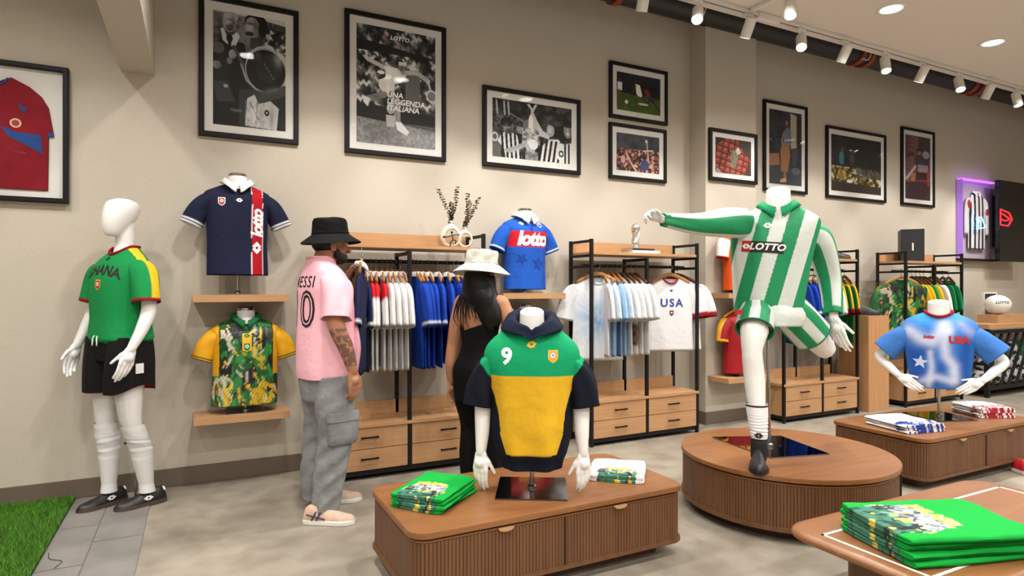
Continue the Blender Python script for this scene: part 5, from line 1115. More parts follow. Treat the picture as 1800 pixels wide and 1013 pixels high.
def tattoo(m):
    n, l = m.node_tree.nodes, m.node_tree.links; b = n['Principled BSDF']; src = b.inputs['Base Color'].links[0].from_socket
    tc = n.new('ShaderNodeTexCoord'); sp = n.new('ShaderNodeSeparateXYZ'); l.new(tc.outputs['Object'], sp.inputs[0]); nz = n.new('ShaderNodeTexNoise'); nz.inputs['Scale'].default_value = 38; nz.inputs['Detail'].default_value = 3; l.new(tc.outputs['Object'], nz.inputs['Vector'])
    def mth(op, a, v):
        q = n.new('ShaderNodeMath'); q.operation = op; l.new(a, q.inputs[0])
        if hasattr(v, 'node'): l.new(v, q.inputs[1])
        else: q.inputs[1].default_value = v
        return q.outputs[0]
    k = mth('MULTIPLY', mth('MULTIPLY', mth('LESS_THAN', sp.outputs[0], -.215), mth('LESS_THAN', sp.outputs[2], 1.15)), mth('GREATER_THAN', sp.outputs[2], .93))
    k = mth('MULTIPLY', k, mth('GREATER_THAN', nz.outputs[0], .47)); k = mth('MULTIPLY', k, .7)
    mx = n.new('ShaderNodeMixRGB'); l.new(k, mx.inputs[0]); l.new(src, mx.inputs[1]); mx.inputs[2].default_value = (*lin((78, 66, 64)), 1); l.new(mx.outputs[0], b.inputs['Base Color'])
tattoo(M_skin)
man = thing('person', 'person in a pink jersey, grey cargo trousers and a black bucket hat', 'person', (.705, 3.905, 0), math.radians(104))
b_ = MB()
HR = math.radians(0)
b_.ellipsoid((0, -0.023, 1.685), (.076, .098, .095)).ellipsoid((0, -0.065, 1.625), (.062, .07, .085)).ellipsoid((0, -0.08, 1.575), (.046, .045, .04)); b_.capsule((0, -0.133, 1.645), (0, -0.157, 1.615), .011, .016, 10)
for sx in (-1, 1): b_.ellipsoid((sx*.077, -0.02, 1.635), (.012, .022, .034)); b_.ellipsoid((sx*.03, -0.125, 1.668), (.022, .014, .008))
b_.ellipsoid((0, -0.133, 1.588), (.022, .014, .006)).ellipsoid((0, -0.131, 1.576), (.02, .014, .007))
limb(b_, [(0, -.01, 1.62), (0, .015, 1.54), (0, .03, 1.46)], [.06, .062, .085])
ring_loft(b_, [(0, 0, .85, .15, .1), (0, -.01, 1.0, .155, .12), (0, 0, 1.2, .155, .105), (0, .01, 1.38, .15, .085), (0, .02, 1.47, .09, .065)])
for sx in (-1, 1):
    limb(b_, [(sx*.09, 0, .85), (-.1 if sx < 0 else .125, -.02, .5), (-.095 if sx < 0 else .155, .02, .12)], [.07, .05, .04])
SHR, ELR, WRR = (-.185, .03, 1.38), (-.262, .055, 1.18), (-.275, -.045, .90)
limb(b_, [SHR, ELR, (-.275, .0, 1.04), WRR], [.052, .05, .046, .031]); hand(b_, WRR, (0, -.12, -1), (.9, .25, 0), (.0, -1, 0), 1.08, (.3, .45, .35), .02)
SHL, ELL, WRL = (.185, .02, 1.38), (.27, -.1, 1.22), (.17, -.235, 1.42)
limb(b_, [SHL, ELL, WRL], [.05, .047, .031]); hand(b_, WRL, (-.2, -.2, 1), (-.6, -.8, 0), (-1, .3, 0), 1.05, (.7, .9, .6), .02)
organic(b_, 'body', M_skin, man, .0055, 4)
be = MB(); be.ellipsoid((0, -0.093, 1.567), (.052, .05, .04)).ellipsoid((0, -0.065, 1.585), (.066, .06, .03)).ellipsoid((0, -0.125, 1.604), (.03, .022, .007)); [limb(be, [(sx*.068, -.03, 1.625), (sx*.062, -.06, 1.585), (sx*.036, -.1, 1.558)], [.014, .02, .022]) for sx in (-1, 1)]; organic(be, 'beard', M_beard, man, .005, 3)
hr = MB(); hr.ellipsoid((0, -0.005, 1.655), (.078, .088, .07)); hr.build('hair', M_hair, man, smooth=True)
for sx in (-1, 1):
    e_ = MB().ellipsoid((sx*.03, -0.128, 1.652), (.012, .008, .008)).build('eye', M_inkw, man, smooth=True); MB().ellipsoid((sx*.03, -0.135, 1.652), (.005, .003, .005)).build('iris', M_inkk, e_, smooth=True)
bucket_hat(man, (0, -.035, 1.705), 0, math.radians(-3), plain('hat_black', (12, 12, 12), .85, spec=.2, bmp=.15, bscale=120), .103, .105, .066, .05, .004, 3)
PINK = (242, 182, 196); PK2 = (226, 138, 158)
def pink_col(x, y, z, th, zn):
    c = np.tile(L3(PINK), (len(x), 1)); k = (np.cos(th) > .05) & (np.sin(x*95) > .45); c[k] = L3(PK2)*.6+L3(PINK)*.4; return c
rows = [(.84, .205, .165, 0, -.005), (.9, .21, .172, 0, -.01), (1.02, .212, .178, 0, -.02), (1.15, .208, .165, 0, -.015), (1.28, .208, .15, 0, -.005), (1.38, .21, .14, 0, .005), (1.445, .2, .12, 0, .012), (1.5, .16, .1, 0, .02), (1.54, .11, .085, 0, .026), (1.565, .078, .08, 0, .028)]
mb = torso(rows, 170, 120, .92, .010, 83, .04, pink_col, .9); s = mb.build('jersey', SATIN, man, smooth=True); bv = bvh_of(mb)
V, F = text_mesh('10', .30, spacing=1.0); Vo, Fo = text_mesh('10', .30, bold=.007); decal(bv, (Vo, Fo), 0.02, 1.245, 'lettering', M_inkk, s, .0016, True, -1); decal(bv, (text_mesh('10', .30, bold=-.009)), 0.02, 1.245, 'lettering', fabric('pink_fill', PINK), s, .0032, True, -1)
V, F = text_mesh('MESSI', .095, bold=.001, spacing=1.1); decal(bv, (V, F), 0, 1.415, 'lettering', M_inkk, s, .0016, True, -1)
MB().tube(np.array([(.08*math.sin(q), .028-.083*math.cos(q), 1.566-.04*max(math.cos(q), 0)**1.5) for q in np.linspace(0, 2*PI, 41)]), .008, 10, False).build('collar', MATS['pink_fill'], s, smooth=True)
sleeve([(-.13, .02, 1.425), (-.195, .022, 1.385), (-.238, .035, 1.29), (-.262, .05, 1.20)], [(.065, .075), (.083, .09), (.086, .09), (.086, .088)], 48, 40, const(PINK), .006, 85).build('sleeve', SATIN, s, smooth=True)
sleeve([(.13, .02, 1.425), (.195, .0, 1.39), (.24, -.04, 1.31), (.27, -.09, 1.24)], [(.065, .075), (.083, .09), (.082, .086), (.078, .082)], 48, 40, const(PINK), .006, 87).build('sleeve', SATIN, s, smooth=True)
# cargo trousers
M_cargo = fabric('cargo_grey', (134, 134, 136), .8, .06, .6)
pt = MB(); ring_loft(pt, [(0, 0, .70, .16, .13), (0, 0, .78, .19, .145), (0, 0, .86, .19, .15), (0, 0, .93, .175, .14)], 40)
tr_ = pt.build('trousers', M_cargo, man, smooth=True)
def pant_leg(P, rad, seed):
    mb = sleeve(P, rad, 56, 90, None, .009, seed)
    V = mb.V[0]; z = V[:,2]; V += np.stack([.004*np.sin(z*60+V[:,1]*40), .004*np.sin(z*48+V[:,0]*50), 0*z], 1)*np.clip((.9-z)/.3, .3, 1)[:,None]; return mb
pant_leg([(-.1, 0, .86), (-.105, -.01, .70), (-.105, -.02, .50), (-.1, .015, .26), (-.095, .04, .055)], [(.11, .12), (.118, .128), (.104, .11), (.092, .096), (.078, .088)], 91).build('trouser_leg', M_cargo, tr_, smooth=True)
pant_leg([(.1, 0, .86), (.105, -.02, .70), (.12, -.03, .50), (.14, -.01, .26), (.158, .01, .06)], [(.11, .12), (.115, .122), (.1, .105), (.09, .092), (.076, .086)], 93).build('trouser_leg', M_cargo, tr_, smooth=True)
pk = MB(); ring_loft(pk, [(-.185, -.02, .46, .035, .085), (-.197, -.022, .50, .036, .092), (-.2, -.022, .58, .036, .095), (-.2, -.02, .625, .034, .094)], 24, .55); po = pk.build('cargo_pocket', M_cargo, tr_, smooth=True)
fl = MB(); ring_loft(fl, [(-.2, -.02, .6, .041, .1), (-.2, -.02, .65, .04, .1)], 24, .5); fl.build('pocket_flap', M_cargo, po, angle=50)
# sneakers
M_snk = plain('sneaker_cream', (194, 164, 144), .6, var=.05, scale=20); M_snkw = plain('sneaker_white', (226, 222, 216), .55)
for (wx, wy), rzz in (((.645, 3.765), 60), ((.755, 4.095), 78)):
    lx, ly = (Matrix.Rotation(-man.rotation_euler.z, 3, 'Z')@(Vector((wx, wy, 0))-Vector(man.location))).xy
    sh = shoe(man, (lx, ly, 0), math.radians(rzz)-man.rotation_euler.z, M_snk, M_snkw, .31, .052, 'sneaker', h=.09)
    for side in (-1, 1):
        P = [[(side*.05, .0+k*.028, .03), (side*.045, -.012+k*.028, .055), (side*.03, -.02+k*.028, .075)] for k in (0, 1)]+[[(side*.046, .06, .062), (side*.05, .0, .05), (side*.046, -.05, .036)]]
        wrap_lines(sh, P, M_inkn, 'stripe', .004)
    for k in range(4): MB().tube(cat_rom([(-.026, -.02-k*.022, .078-k*.008), (0, -.026-k*.022, .091-k*.009), (.026, -.02-k*.022, .078-k*.008)], 7), .0035, 6).build('lace', M_snkw, sh, smooth=True)
    MB().box((-.03, -.20, -.0005), (.03, .08, .004)).build('outsole', M_inkk, sh)
# navy polo held by the man
kx = at(636, 436, 4.10)
h_ = hang('navy', kx[0], kx[1], 72, 'navy polo on a hanger held up by the man in pink', 'shirts hanging on the rack behind the shoppers', hz=kx[2])
# ------------------------------------------------------------------ second shopper
wom = thing('person', 'person with long black hair, an off-white bucket hat and a black backless outfit', 'person', (1.735, 3.85, 0), math.radians(116))
b_ = MB()
b_.ellipsoid((0, .01, 1.515), (.07, .09, .09)).ellipsoid((0, -.03, 1.46), (.056, .064, .078)).ellipsoid((0, -.04, 1.415), (.04, .04, .036)); b_.capsule((0, -.09, 1.48), (0, -.108, 1.455), .009, .012, 10)
for sx in (-1, 1): b_.ellipsoid((sx*.07, .012, 1.475), (.01, .018, .028))
b_.ellipsoid((0, -.086, 1.43), (.02, .012, .006))
limb(b_, [(0, .015, 1.46), (0, .022, 1.38), (0, .025, 1.32)], [.05, .048, .065])
ring_loft(b_, [(0, 0, .80, .165, .12), (0, 0, .95, .13, .095), (0, -.01, 1.08, .128, .1), (0, 0, 1.2, .145, .1), (0, .005, 1.28, .15, .085), (0, .012, 1.33, .11, .065), (0, .02, 1.36, .06, .05)])
for sx in (-1, 1): limb(b_, [(sx*.085, 0, .8), (sx*.085, -.01, .48), (sx*.085, .015, .1)], [.09, .058, .04])
limb(b_, [(.145, .01, 1.285), (.185, .01, 1.14), (.212, .018, .99), (.222, .03, .86), (.232, .02, .73)], [.056, .055, .045, .042, .028]); hand(b_, (.232, .02, .73), (.03, -.05, -1), (-1, .1, 0), (0, -1, 0), .95, (.2, .35, .3), .02)
limb(b_, [(-.145, .01, 1.285), (-.19, -.02, 1.14), (-.2, -.06, 1.0), (-.15, -.2, 1.05)], [.054, .05, .042, .028]); hand(b_, (-.15, -.2, 1.05), (.5, -.8, .2), (.3, .2, -1), (.8, .5, 0), .92, (.4, .5, .4), .02)
organic(b_, 'body', M_skinw, wom, .0055, 4)
M_blkc = fabric('outfit_black', (9, 8, 9), .85, .1, .25)
rows = [(.62, .19, .13, 0, 0), (.74, .192, .142, 0, .006), (.84, .188, .14, 0, .008), (.94, .15, .112, 0, 0), (1.02, .14, .106, 0, -.004), (1.10, .145, .112, 0, -.006), (1.17, .152, .112, 0, -.002)]
mb = torso(rows, 90, 60, .95, .004, 95, 0); V = mb.V[0]; z = V[:,2]; m_ = np.clip((z-1.02)/.15, 0, 1)
V[:,2] += m_*(.05*np.clip(-V[:,0]/.15, -1, 1)*np.clip(V[:,1]/.1, 0, 1)-.055*np.clip(V[:,1]/.1, 0, 1)+.04*np.clip(-V[:,1]/.1, 0, 1)); tk = mb.build('tank_top', M_blkc, wom, smooth=True)
for P in ([(-.10, .1, 1.17), (-.07, .105, 1.26), (-.075, .07, 1.345), (-.08, .0, 1.345), (-.085, -.08, 1.27), (-.08, -.105, 1.17)], [(.07, -.105, 1.17), (.08, -.08, 1.27), (.06, .0, 1.352), (.02, .062, 1.352), (-.03, .09, 1.30), (-.075, .103, 1.24)]): MB().tube(cat_rom(P, 24), [(.009, .02)]*24, 10).build('strap', M_blkc, tk, smooth=True)
for sx in (-1, 1):
    sleeve([(sx*.085, 0, .76), (sx*.088, -.005, .62), (sx*.086, -.01, .45), (sx*.085, .01, .25), (sx*.085, .015, .06)], [(.1, .112), (.1, .108), (.07, .075), (.062, .066), (.05, .055)], 40, 50, None, .004, 97+sx).build('trouser_leg', M_blkc, tk, smooth=True)
    shoe(wom, (sx*.088, .0, 0), 0, plain('flat_black', (20, 20, 22), .6), MATS['boot_sole'], .25, .045, 'shoe')
# hair
hr = MB(); hr.ellipsoid((0, .025, 1.5), (.084, .095, .1)); ring_loft(hr, [(-.11, .06, 1.10, .025, .016), (-.10, .08, 1.17, .05, .028), (-.08, .084, 1.25, .068, .036), (-.03, .078, 1.335, .112, .056), (0, .05, 1.43, .092, .075), (0, .035, 1.5, .082, .08)], 28)
ring_loft(hr, [(-.15, .06, 1.13, .025, .02), (-.145, .06, 1.19, .045, .03), (-.115, .05, 1.28, .055, .042), (-.075, .03, 1.37, .045, .05), (-.055, .02, 1.46, .04, .06)], 20)
ho = organic(hr, 'hair', M_hair, wom, .006, 3)
for k in range(13):
    x0 = -.04+.15*(k/12); L_ = .08+.09*random.random(); z0 = 1.27-.04*abs(x0)*3+random.random()*.04
    MB().tube(cat_rom([(x0*.8, .1, z0+.06), (x0, .112, z0), (x0*1.08+random.uniform(-.012, .012), .113, z0-L_*.6), (x0*1.1+random.uniform(-.025, .02), .108, z0-L_)], 10), list(np.linspace(.007, .0015, 10)), 6).build('hair_strand', M_hair, ho, smooth=True)
bucket_hat(wom, (0, .008, 1.535), math.radians(10), math.radians(4), plain('hat_offwhite', (206, 204, 192), .8, var=.02, bmp=.2, bscale=60), .1, .1, .074, .056, .009, 8)
wom.scale = (1.13, 1.12, 1.0)
# clear bag on her shoulder
bp = at(888, 566, 4.12); t = thing('clear_bag', 'small clear plastic bag with a white strap at the woman\'s side', 'bag', (bp[0], bp[1], bp[2]-.09), math.radians(-20))
MB().box((-.055, -.03, 0), (.055, .03, .17)).build('pouch', glass('bag_vinyl', tint=(.86, .86, .88), rough=.08, ior=1.5), t, bevel=.01); MB().tube(cat_rom([(-.045, -.034, -.0), (-.03, -.036, .1), (-.02, -.034, .19)], 8), [(.008, .002)]*8, 8).build('strap', M_inkw, t, smooth=True); MB().box((-.04, -.01, .01), (.04, .01, .1)).build('contents', plain('bag_grey', (150, 148, 150), .7), t, bevel=.008); MB().tube([(-.055, 0, .17), (.055, 0, .17)], .006, 8).build('zip', M_steel, t)
# ------------------------------------------------------------------ folded shirts
def folded(nm, loc, rz, w_, l_, h_, colfn, label, group, seed, tag_=False, jit=.004):
    r = np.random.default_rng(seed); R = []; C = []; ks = r.normal(size=8)*2; m_ = 76
    yt = np.linspace(-1, 1, 64)*.965; ang = np.linspace(PI/2, -PI/2, 9)[1:-1]
    sec = [(q, 1.) for q in yt]+[(.965+.035*math.cos(a), .5+.5*math.sin(a)-.0) for a in ang]+[(q, 0.) for q in np.linspace(.965, -.965, 12)]+[(-.965-.035*math.cos(a), .5-.5*math.sin(a)) for a in ang]
    sec = np.array(sec)
    for q in np.linspace(-1, 1, m_):
        endk = (1-abs(q)**16)**.5; x = q*w_/2; mid = sec[:,1]-.5; hz = h_*(.5+mid*endk**.7)
        Y = sec[:,0]*l_/2*(.955+.045*(1-abs(q)**7))+jit*math.sin(3*q+ks[0]); X = np.full(len(sec), x)+jit*np.sin(Y/l_*5+ks[4])
        wv = .0016*np.sin(5*q+ks[2]+9*Y/l_)+.0012*np.sin(11*Y/l_*2+ks[3]-4*q); hz = hz+wv*(sec[:,1] > .6)
        edge = np.abs(sec[:,0]) > .966; Y = np.where(edge, Y*(1-.022*np.exp(-((sec[:,1]-.5)/.16)**2)+.006*np.sin(4*q+ks[5])), Y)
        P = np.stack([X, Y, np.maximum(hz, .0003)], 1); R.append(P); C.append(colfn(P[:,0]/w_*2, P[:,1]/l_*2, sec[:,1]))
    o = tag(MB().rings([q[::-1] for q in R], True, True, np.concatenate([c[::-1] for c in C])).build(nm, CLOTH, None, smooth=True), label, 'shirt', group); o.location = loc; o.rotation_euler = (0, 0, rz); return o
def collage(seed, base, pal, x_lim=.74, y1=.05, soft=True):
    r = np.random.default_rng(seed//100 if False else 5); B = L3(base); two = len(pal) > 6; TOP = [(196, 202, 204), (140, 148, 156), (86, 92, 102), (214, 216, 216), (56, 62, 70), (206, 186, 96), (110, 118, 128)]
    bl = []
    for q in range(240):
        by = r.random()*1.45-1.15; k = pal if not two else (TOP if by > -.5 else pal); bl.append((r.random()*1.8-.9, by, (.04+.14*r.random())*(1 if q < 70 else .5), (.04+.14*r.random())*(1 if q < 70 else .5), L3(k[int(r.integers(len(k)))]), r.random()*6, r.random()*3))
    def f(x, y, z):
        c = np.tile(B, (len(x), 1)); reg = (np.abs(x) < x_lim-.16*np.clip(y+.6, 0, 1)+.05*np.sin(9*y)) & (y < y1+.07*np.sin(8*x)+.05*np.sin(17*x)) & ((z > .12))
        cc = np.tile(L3((164, 172, 176) if two else pal[0]), (len(x), 1)); cc[y < -.5] = L3(pal[0])
        for bx, by, ax, ay, col, ph, an in bl:
            u = (x-bx)*math.cos(an)+(y-by)*math.sin(an); v = -(x-bx)*math.sin(an)+(y-by)*math.cos(an); cc[(u/ax)**2+(v/ay)**2+.35*np.sin(26*x+ph)*np.sin(22*y+ph) < 1] = col
        c[reg] = cc[reg]; return c
    return f
PAL = [(64, 116, 96), (104, 160, 136), (48, 84, 70), (48, 52, 54), (206, 184, 84), (84, 140, 120), (34, 36, 38), (212, 192, 90), (36, 66, 56)]
def stack(nm, x, y, z, rz, w_, l_, h_, n, base, pal, labels, group, word=None, wcol=None, seed=1, y1=.05, xl=.74, dens=None, wsz=.055):
    for k in range(n):
        jx, jy, ja = random.uniform(-.009, .009), random.uniform(-.009, .009), random.uniform(-.04, .04)
        if k == 0: jx = jy = 0
        o = folded(nm, (x+jx, y+jy, z+k*(h_+.0006)), rz+ja, w_, l_, h_, collage(seed+k, base, pal, xl, y1), labels[k], group, seed+10*k)
        if k == n-1 and word:
            V, F = text_mesh(word, wsz, bold=.0022*wsz/.055, spacing=1.08); V = V*[1.0, 1.0]; arc = -.9*V[:,0]**2
            bvx = BVHTree.FromPolygons([v.co[:] for v in o.data.vertices], [p.vertices[:] for p in o.data.polygons])
            def drape(V, F, yo, mat, off):
                out = []
                for p in V:
                    h = bvx.ray_cast(Vector((p[0], p[1]+yo, .3)), Vector((0, 0, -1))); out.append((p[0], p[1]+yo, (h[0].z if h[0] else h_)+off))
                MB().add(out, F).build('lettering', mat, o)
            V2, F2 = text_mesh(word, wsz, bold=.0052*wsz/.055, spacing=1.08)
            drape(np.column_stack([V2[:,0], V2[:,1]-.9*V2[:,0]**2]), F2, y1*l_/2, plain('ink_cream', (232, 226, 190), .7), .0012); drape(np.column_stack([V[:,0], V[:,1]+arc]), F, y1*l_/2, wcol, .002)
        if k == n-1 and base[1] > 150 and base[0] < 100:
            MB().box((-.03, l_*.40, h_*.98), (.03, l_*.45, h_+.002)).build('neck_label', M_inkw, o)
            MB().tube(cat_rom([(-.07, l_*.47, h_*.96), (-.04, l_*.40, h_*1.0), (.0, l_*.375, h_+.001), (.04, l_*.40, h_*1.0), (.07, l_*.47, h_*.96)], 16), .0035, 6).build('neck_rib', fabric('rib_green', (10, 130, 50)), o, smooth=True)
FG = (8, 150, 54)
q4 = lambda a: ['%s, bottom of the stack' % a, '%s, second from the bottom' % a, '%s, third from the bottom' % a, '%s, top of the stack' % a]
stack('folded_tee', 1.03, 2.845, .36, math.radians(-49), .275, .37, .017, 4, FG, PAL, q4('folded green printed tee on the hoodie plinth'), 'folded green tees on the hoodie plinth', 'BRASIL', M_gold, 3, .0, .74, wsz=.05)
stack('folded_tee', 2.06, 2.775, .36, math.radians(-40), .29, .33, .017, 2, (228, 226, 224), PAL, ['folded white printed tee on the hoodie plinth, lower one', 'folded white printed tee on the hoodie plinth, top one'], 'folded white tees on the hoodie plinth', 'BRASIL', M_gold, 13, -.15, .72, wsz=.046)
stack('folded_tee', 4.62, 2.745, .36, math.radians(-12), .34, .38, .02, 3, (230, 229, 228), [(40, 62, 140), (228, 228, 228), (40, 62, 140), (28, 34, 60), (230, 230, 230)], ['folded white tee with blue print, bottom one', 'folded white tee with blue print, middle one', 'folded white tee with blue print, top one'], 'folded white tees with blue print', None, None, 23, -.35, .95)
stack('folded_tee', 5.66, 2.735, .36, math.radians(-25), .29, .30, .02, 4, (230, 229, 228), [(160, 34, 52), (228, 220, 222), (170, 44, 60), (150, 30, 48), (230, 226, 226)], q4('folded white tee with red print'), 'folded white tees with red print', None, None, 33, -.05, .95)
stack('folded_tee', 2.63, 1.44, TH+.0015, math.radians(-109), .40, .56, .027, 4, FG, PAL, q4('large folded green printed tee on the pitch table'), 'folded green tees on the pitch table', 'BRASIL', M_gold, 43, .0, .74, wsz=.075)
# ------------------------------------------------------------------ things on the racks
M_cer = plain('ceramic_cream', (214, 204, 190), .6, var=.03, scale=20)
def ring_vase(loc, rz, W, Hh, label, hole=(0, .45, .5, .52)):
    t = thing('ring_vase', label, 'vase', loc, rz, 'cream ring vases')
    n = 48; a = np.linspace(0, 2*PI, n, endpoint=False)
    def oval(sx, sz, cx, cz, flat=True): 
        P = np.stack([cx+sx*np.sin(a)*(1-.12*np.cos(a)), cz+sz*np.cos(a)], 1); return P
    R = []
    d = .035
    o_, i_ = oval(W/2, Hh/2*.86, 0, Hh*.43), oval(W/2*.66, Hh/2*.58, W*.05, Hh*.40)
    o_[:,1] = np.maximum(o_[:,1], 0)
    mk_ = lambda P, y, s=1.: np.column_stack([P[:,0]*s, np.full(n, y), P[:,1]])
    R = [mk_(i_, -d*.8), mk_((i_+o_)/2, -d), mk_(o_, -d*.55), mk_(o_, d*.55), mk_((i_+o_)/2, d), mk_(i_, d*.8), mk_(i_, -d*.8)]
    MB().rings(R[::-1], False, False).build('body', M_cer, t, smooth=True)
    MB().lathe([(.03, Hh*.80), (.018, Hh*.88), (.015, Hh*.95), (.019, Hh), (.012, Hh), (.010, Hh*.9)], 20).build('neck', M_cer, t, smooth=True)
    return t
ring_vase((1.80, 4.60, 1.70), math.radians(-22), .165, .215, 'larger cream ring vase with a figurine standing in its opening')
ring_vase((1.905, 4.565, 1.70), math.radians(-22), .125, .165, 'smaller cream ring vase with a cut-out oval, in front')
M_leaf = plain('eucalyptus', (62, 74, 58), .7, var=.3, scale=40); M_leafd = plain('eucalyptus_dry', (150, 128, 88), .8, var=.15, scale=40)
def sprig(base, tip, label, mat, seed, wleaf=.0105):
    r = random.Random(seed); t = thing('eucalyptus_sprig', label, 'dried sprig', base, 0, 'dried sprigs in the ring vases'); b0 = np.array(base); tp = np.array(tip)-b0
    P = cat_rom([(0, 0, -.06), tp*.05, tp*.5+np.array([.008, 0, .0]), tp], 20); MB().tube(P, list(np.linspace(.0022, .0012, 20)), 6).build('stem', M_leafd, t, smooth=True)
    lf = MB()
    for k in range(150):
        q = P[int(4+15.9*(k/150))]; a = r.random()*6.28; d = np.array([math.cos(a), math.sin(a), r.uniform(-.2, .9)]); d /= np.linalg.norm(d); u = np.cross(d, [r.random(), r.random(), 1]); u /= np.linalg.norm(u); s_ = wleaf*r.uniform(.7, 1.25); c0 = q+d*.004
        lf.add([c0, c0+d*s_*.8+u*s_*.6, c0+d*s_*1.8, c0+d*s_*.8-u*s_*.6], [(0, 1, 2), (0, 2, 3)])
    o = lf.build('leaves', mat, t); o['kind'] = 'stuff'
b1, b2 = (1.80, 4.60, 1.915), (1.905, 4.565, 1.866)
for i, (b0, u, v, m_) in enumerate(((b1, 770, 335, M_leaf), (b1, 804, 330, M_leaf), (b1, 793, 358, M_leaf), (b2, 822, 342, M_leaf), (b2, 841, 350, M_leaf), (b2, 826, 356, M_leafd))):
    tp = at(u, v, 4.93); sprig(b0, tuple(tp), ('dark eucalyptus sprig leaning farthest left', 'dark eucalyptus sprig standing upright and tallest', 'short dark eucalyptus sprig between the two tall ones', 'dark eucalyptus sprig behind the dry straw sprig', 'dark eucalyptus sprig leaning farthest right', 'dry straw-coloured sprig among the dark ones')[i], m_, i+3)
t = thing('figurine', 'small black wire figurine of a runner holding a ball, in the larger vase', 'figurine', (1.785, 4.548, 1.70), math.radians(-22)); fg = MB()
for P in ([(-.012, 0, .0), (-.008, 0, .035), (.012, 0, .062)], [(.012, 0, .062), (.004, 0, .1)], [(.012, 0, .062), (.035, 0, .05), (.03, 0, .03)], [(.004, 0, .095), (-.028, 0, .085), (-.05, 0, .082)], [(.004, 0, .095), (.035, 0, .1), (.06, 0, .1)]): limb(fg, np.array(P), [.0045]*len(P), 8)
fg.ellipsoid((.002, 0, .118), (.009, .009, .012)).ellipsoid((-.058, 0, .082), (.01, .01, .01)); fg.box((-.03, -.012, 0), (.012, .012, .003)); fg.build('body', plain('iron_black', (24, 22, 22), .6), t, smooth=False)
# trophy on books
tb = (3.655, 4.60)
for i, (h0, th_, w_, d_2, c_, tt, lab) in enumerate(((1.70, .026, .30, .2, (222, 218, 212), 'FOOTBALL', 'white hardback book lying under the black book'), (1.7265, .017, .25, .18, (30, 30, 32), 'ITALIA', 'black hardback book lying under the silver trophy'))):
    t = thing('book', lab, 'book', (tb[0]+.02-.03*i, tb[1]-.01, h0), math.radians(-4+5*i), 'books on the trophy rack'); m_ = plain('cover_%d' % i, c_, .5)
    MB().box((-w_/2, -d_2/2, 0), (w_/2, d_2/2, .0025)).box((-w_/2, -d_2/2, th_-.0025), (w_/2, d_2/2, th_)).box((-w_/2, -d_2/2, .0025), (w_/2, -d_2/2+.004, th_-.0025)).build('cover', m_, t)
    MB().box((-w_/2+.004, -d_2/2+.004, .0025), (w_/2-.004, d_2/2-.004, th_-.0025)).build('pages', plain('pages', (226, 220, 206), .9), t)
M_silver = plain('trophy_silver', (214, 210, 204), .34, .85)
t = thing('trophy', 'small silver trophy with a globe held on a twisted stem', 'trophy', (3.62, 4.59, 1.7438))
MB().lathe([(.042, 0), (.042, .012), (.036, .018), (.036, .03), (.03, .036), (.03, .05), (.033, .056), (.022, .08), (.017, .11), (.018, .13), (.028, .155)], 28).build('stem', M_silver, t, angle=40)
R = []; 
for k in range(3):
    P = [(.024*math.cos(a*2+k*2.1)*(1+.25*z), .024*math.sin(a*2+k*2.1)*(1+.25*z), .05+z*.12) for a, z in zip(np.linspace(0, 1.2, 12), np.linspace(0, 1, 12))]; MB().tube(np.array(P), list(np.linspace(.012, .009, 12)), 8).build('figure_relief', M_silver, t, smooth=True)
MB().ellipsoid((0, 0, .195), (.042, .042, .042), n=28, m=18).build('globe', M_silver, t, smooth=True)
# black box on the far rack
t = thing('gift_box', 'tall black presentation box standing on top of the far rack', 'box', (7.70, 4.49, 1.70), math.radians(38)); mbk = plain('box_black', (30, 30, 36), .5)
MB().box((-.13, -.12, 0), (.0, .12, .385)).build('box_half', mbk, t, bevel=.004); MB().box((.006, -.12, 0), (.13, .12, .385)).build('box_half', mbk, t, bevel=.004); MB().box((-.001, -.115, .003), (.007, .115, .382)).build('gold_seam', plain('gold_line', (150, 110, 60), .4, .6), t); MB().box((-.131, -.01, .13), (-.1295, .006, .22)).build('emblem', M_inkw, t)
t = thing('sneaker', 'dark shoe lying on top of the rack behind the mannequin', 'shoe', (6.28, 4.50, 1.70), math.radians(60)); shoe(t, (0, 0, 0), 0, MATS['shoe_black'], MATS['gum_sole'], .27, .05, 'upper')
# ------------------------------------------------------------------ wooden pedestal with a clear case
t = thing('pedestal', 'tall square oak pedestal beside the striped mannequin\'s rack', 'pedestal', (6.86, 4.53, 0)); MB().box((-.185, -.18, 0), (.185, .18, 1.07)).build('column', M_oakv, t, bevel=.003)
t = thing('display_case', 'clear acrylic box standing on the oak pedestal', 'display case', (6.86, 4.53, 1.071)); ac = glass('acrylic', ior=1.4)
for lo, hi in (((-.17, -.17, 0), (-.165, .17, .38)), ((.165, -.17, 0), (.17, .17, .38)), ((-.165, -.17, 0), (.165, -.165, .38)), ((-.165, .165, 0), (.165, .17, .38)), ((-.165, -.165, .375), (.165, .165, .38))): MB().box(lo, hi).build('acrylic_panel', ac, t)
t = thing('football_boot', 'black football boot displayed inside the clear case', 'shoe', (6.82, 4.50, 1.071), math.radians(60)); shoe(t, (0, 0, 0), 0, MATS['boot_black'], MATS['boot_sole'], .26, .047, 'upper', h=.1); MB().tube(cat_rom([(0, .06, .1), (.02, .09, .18), (-.01, .05, .24)], 10), .012, 8).build('yellow_tab', plain('tab_yellow', (196, 190, 60), .5), t, smooth=True)
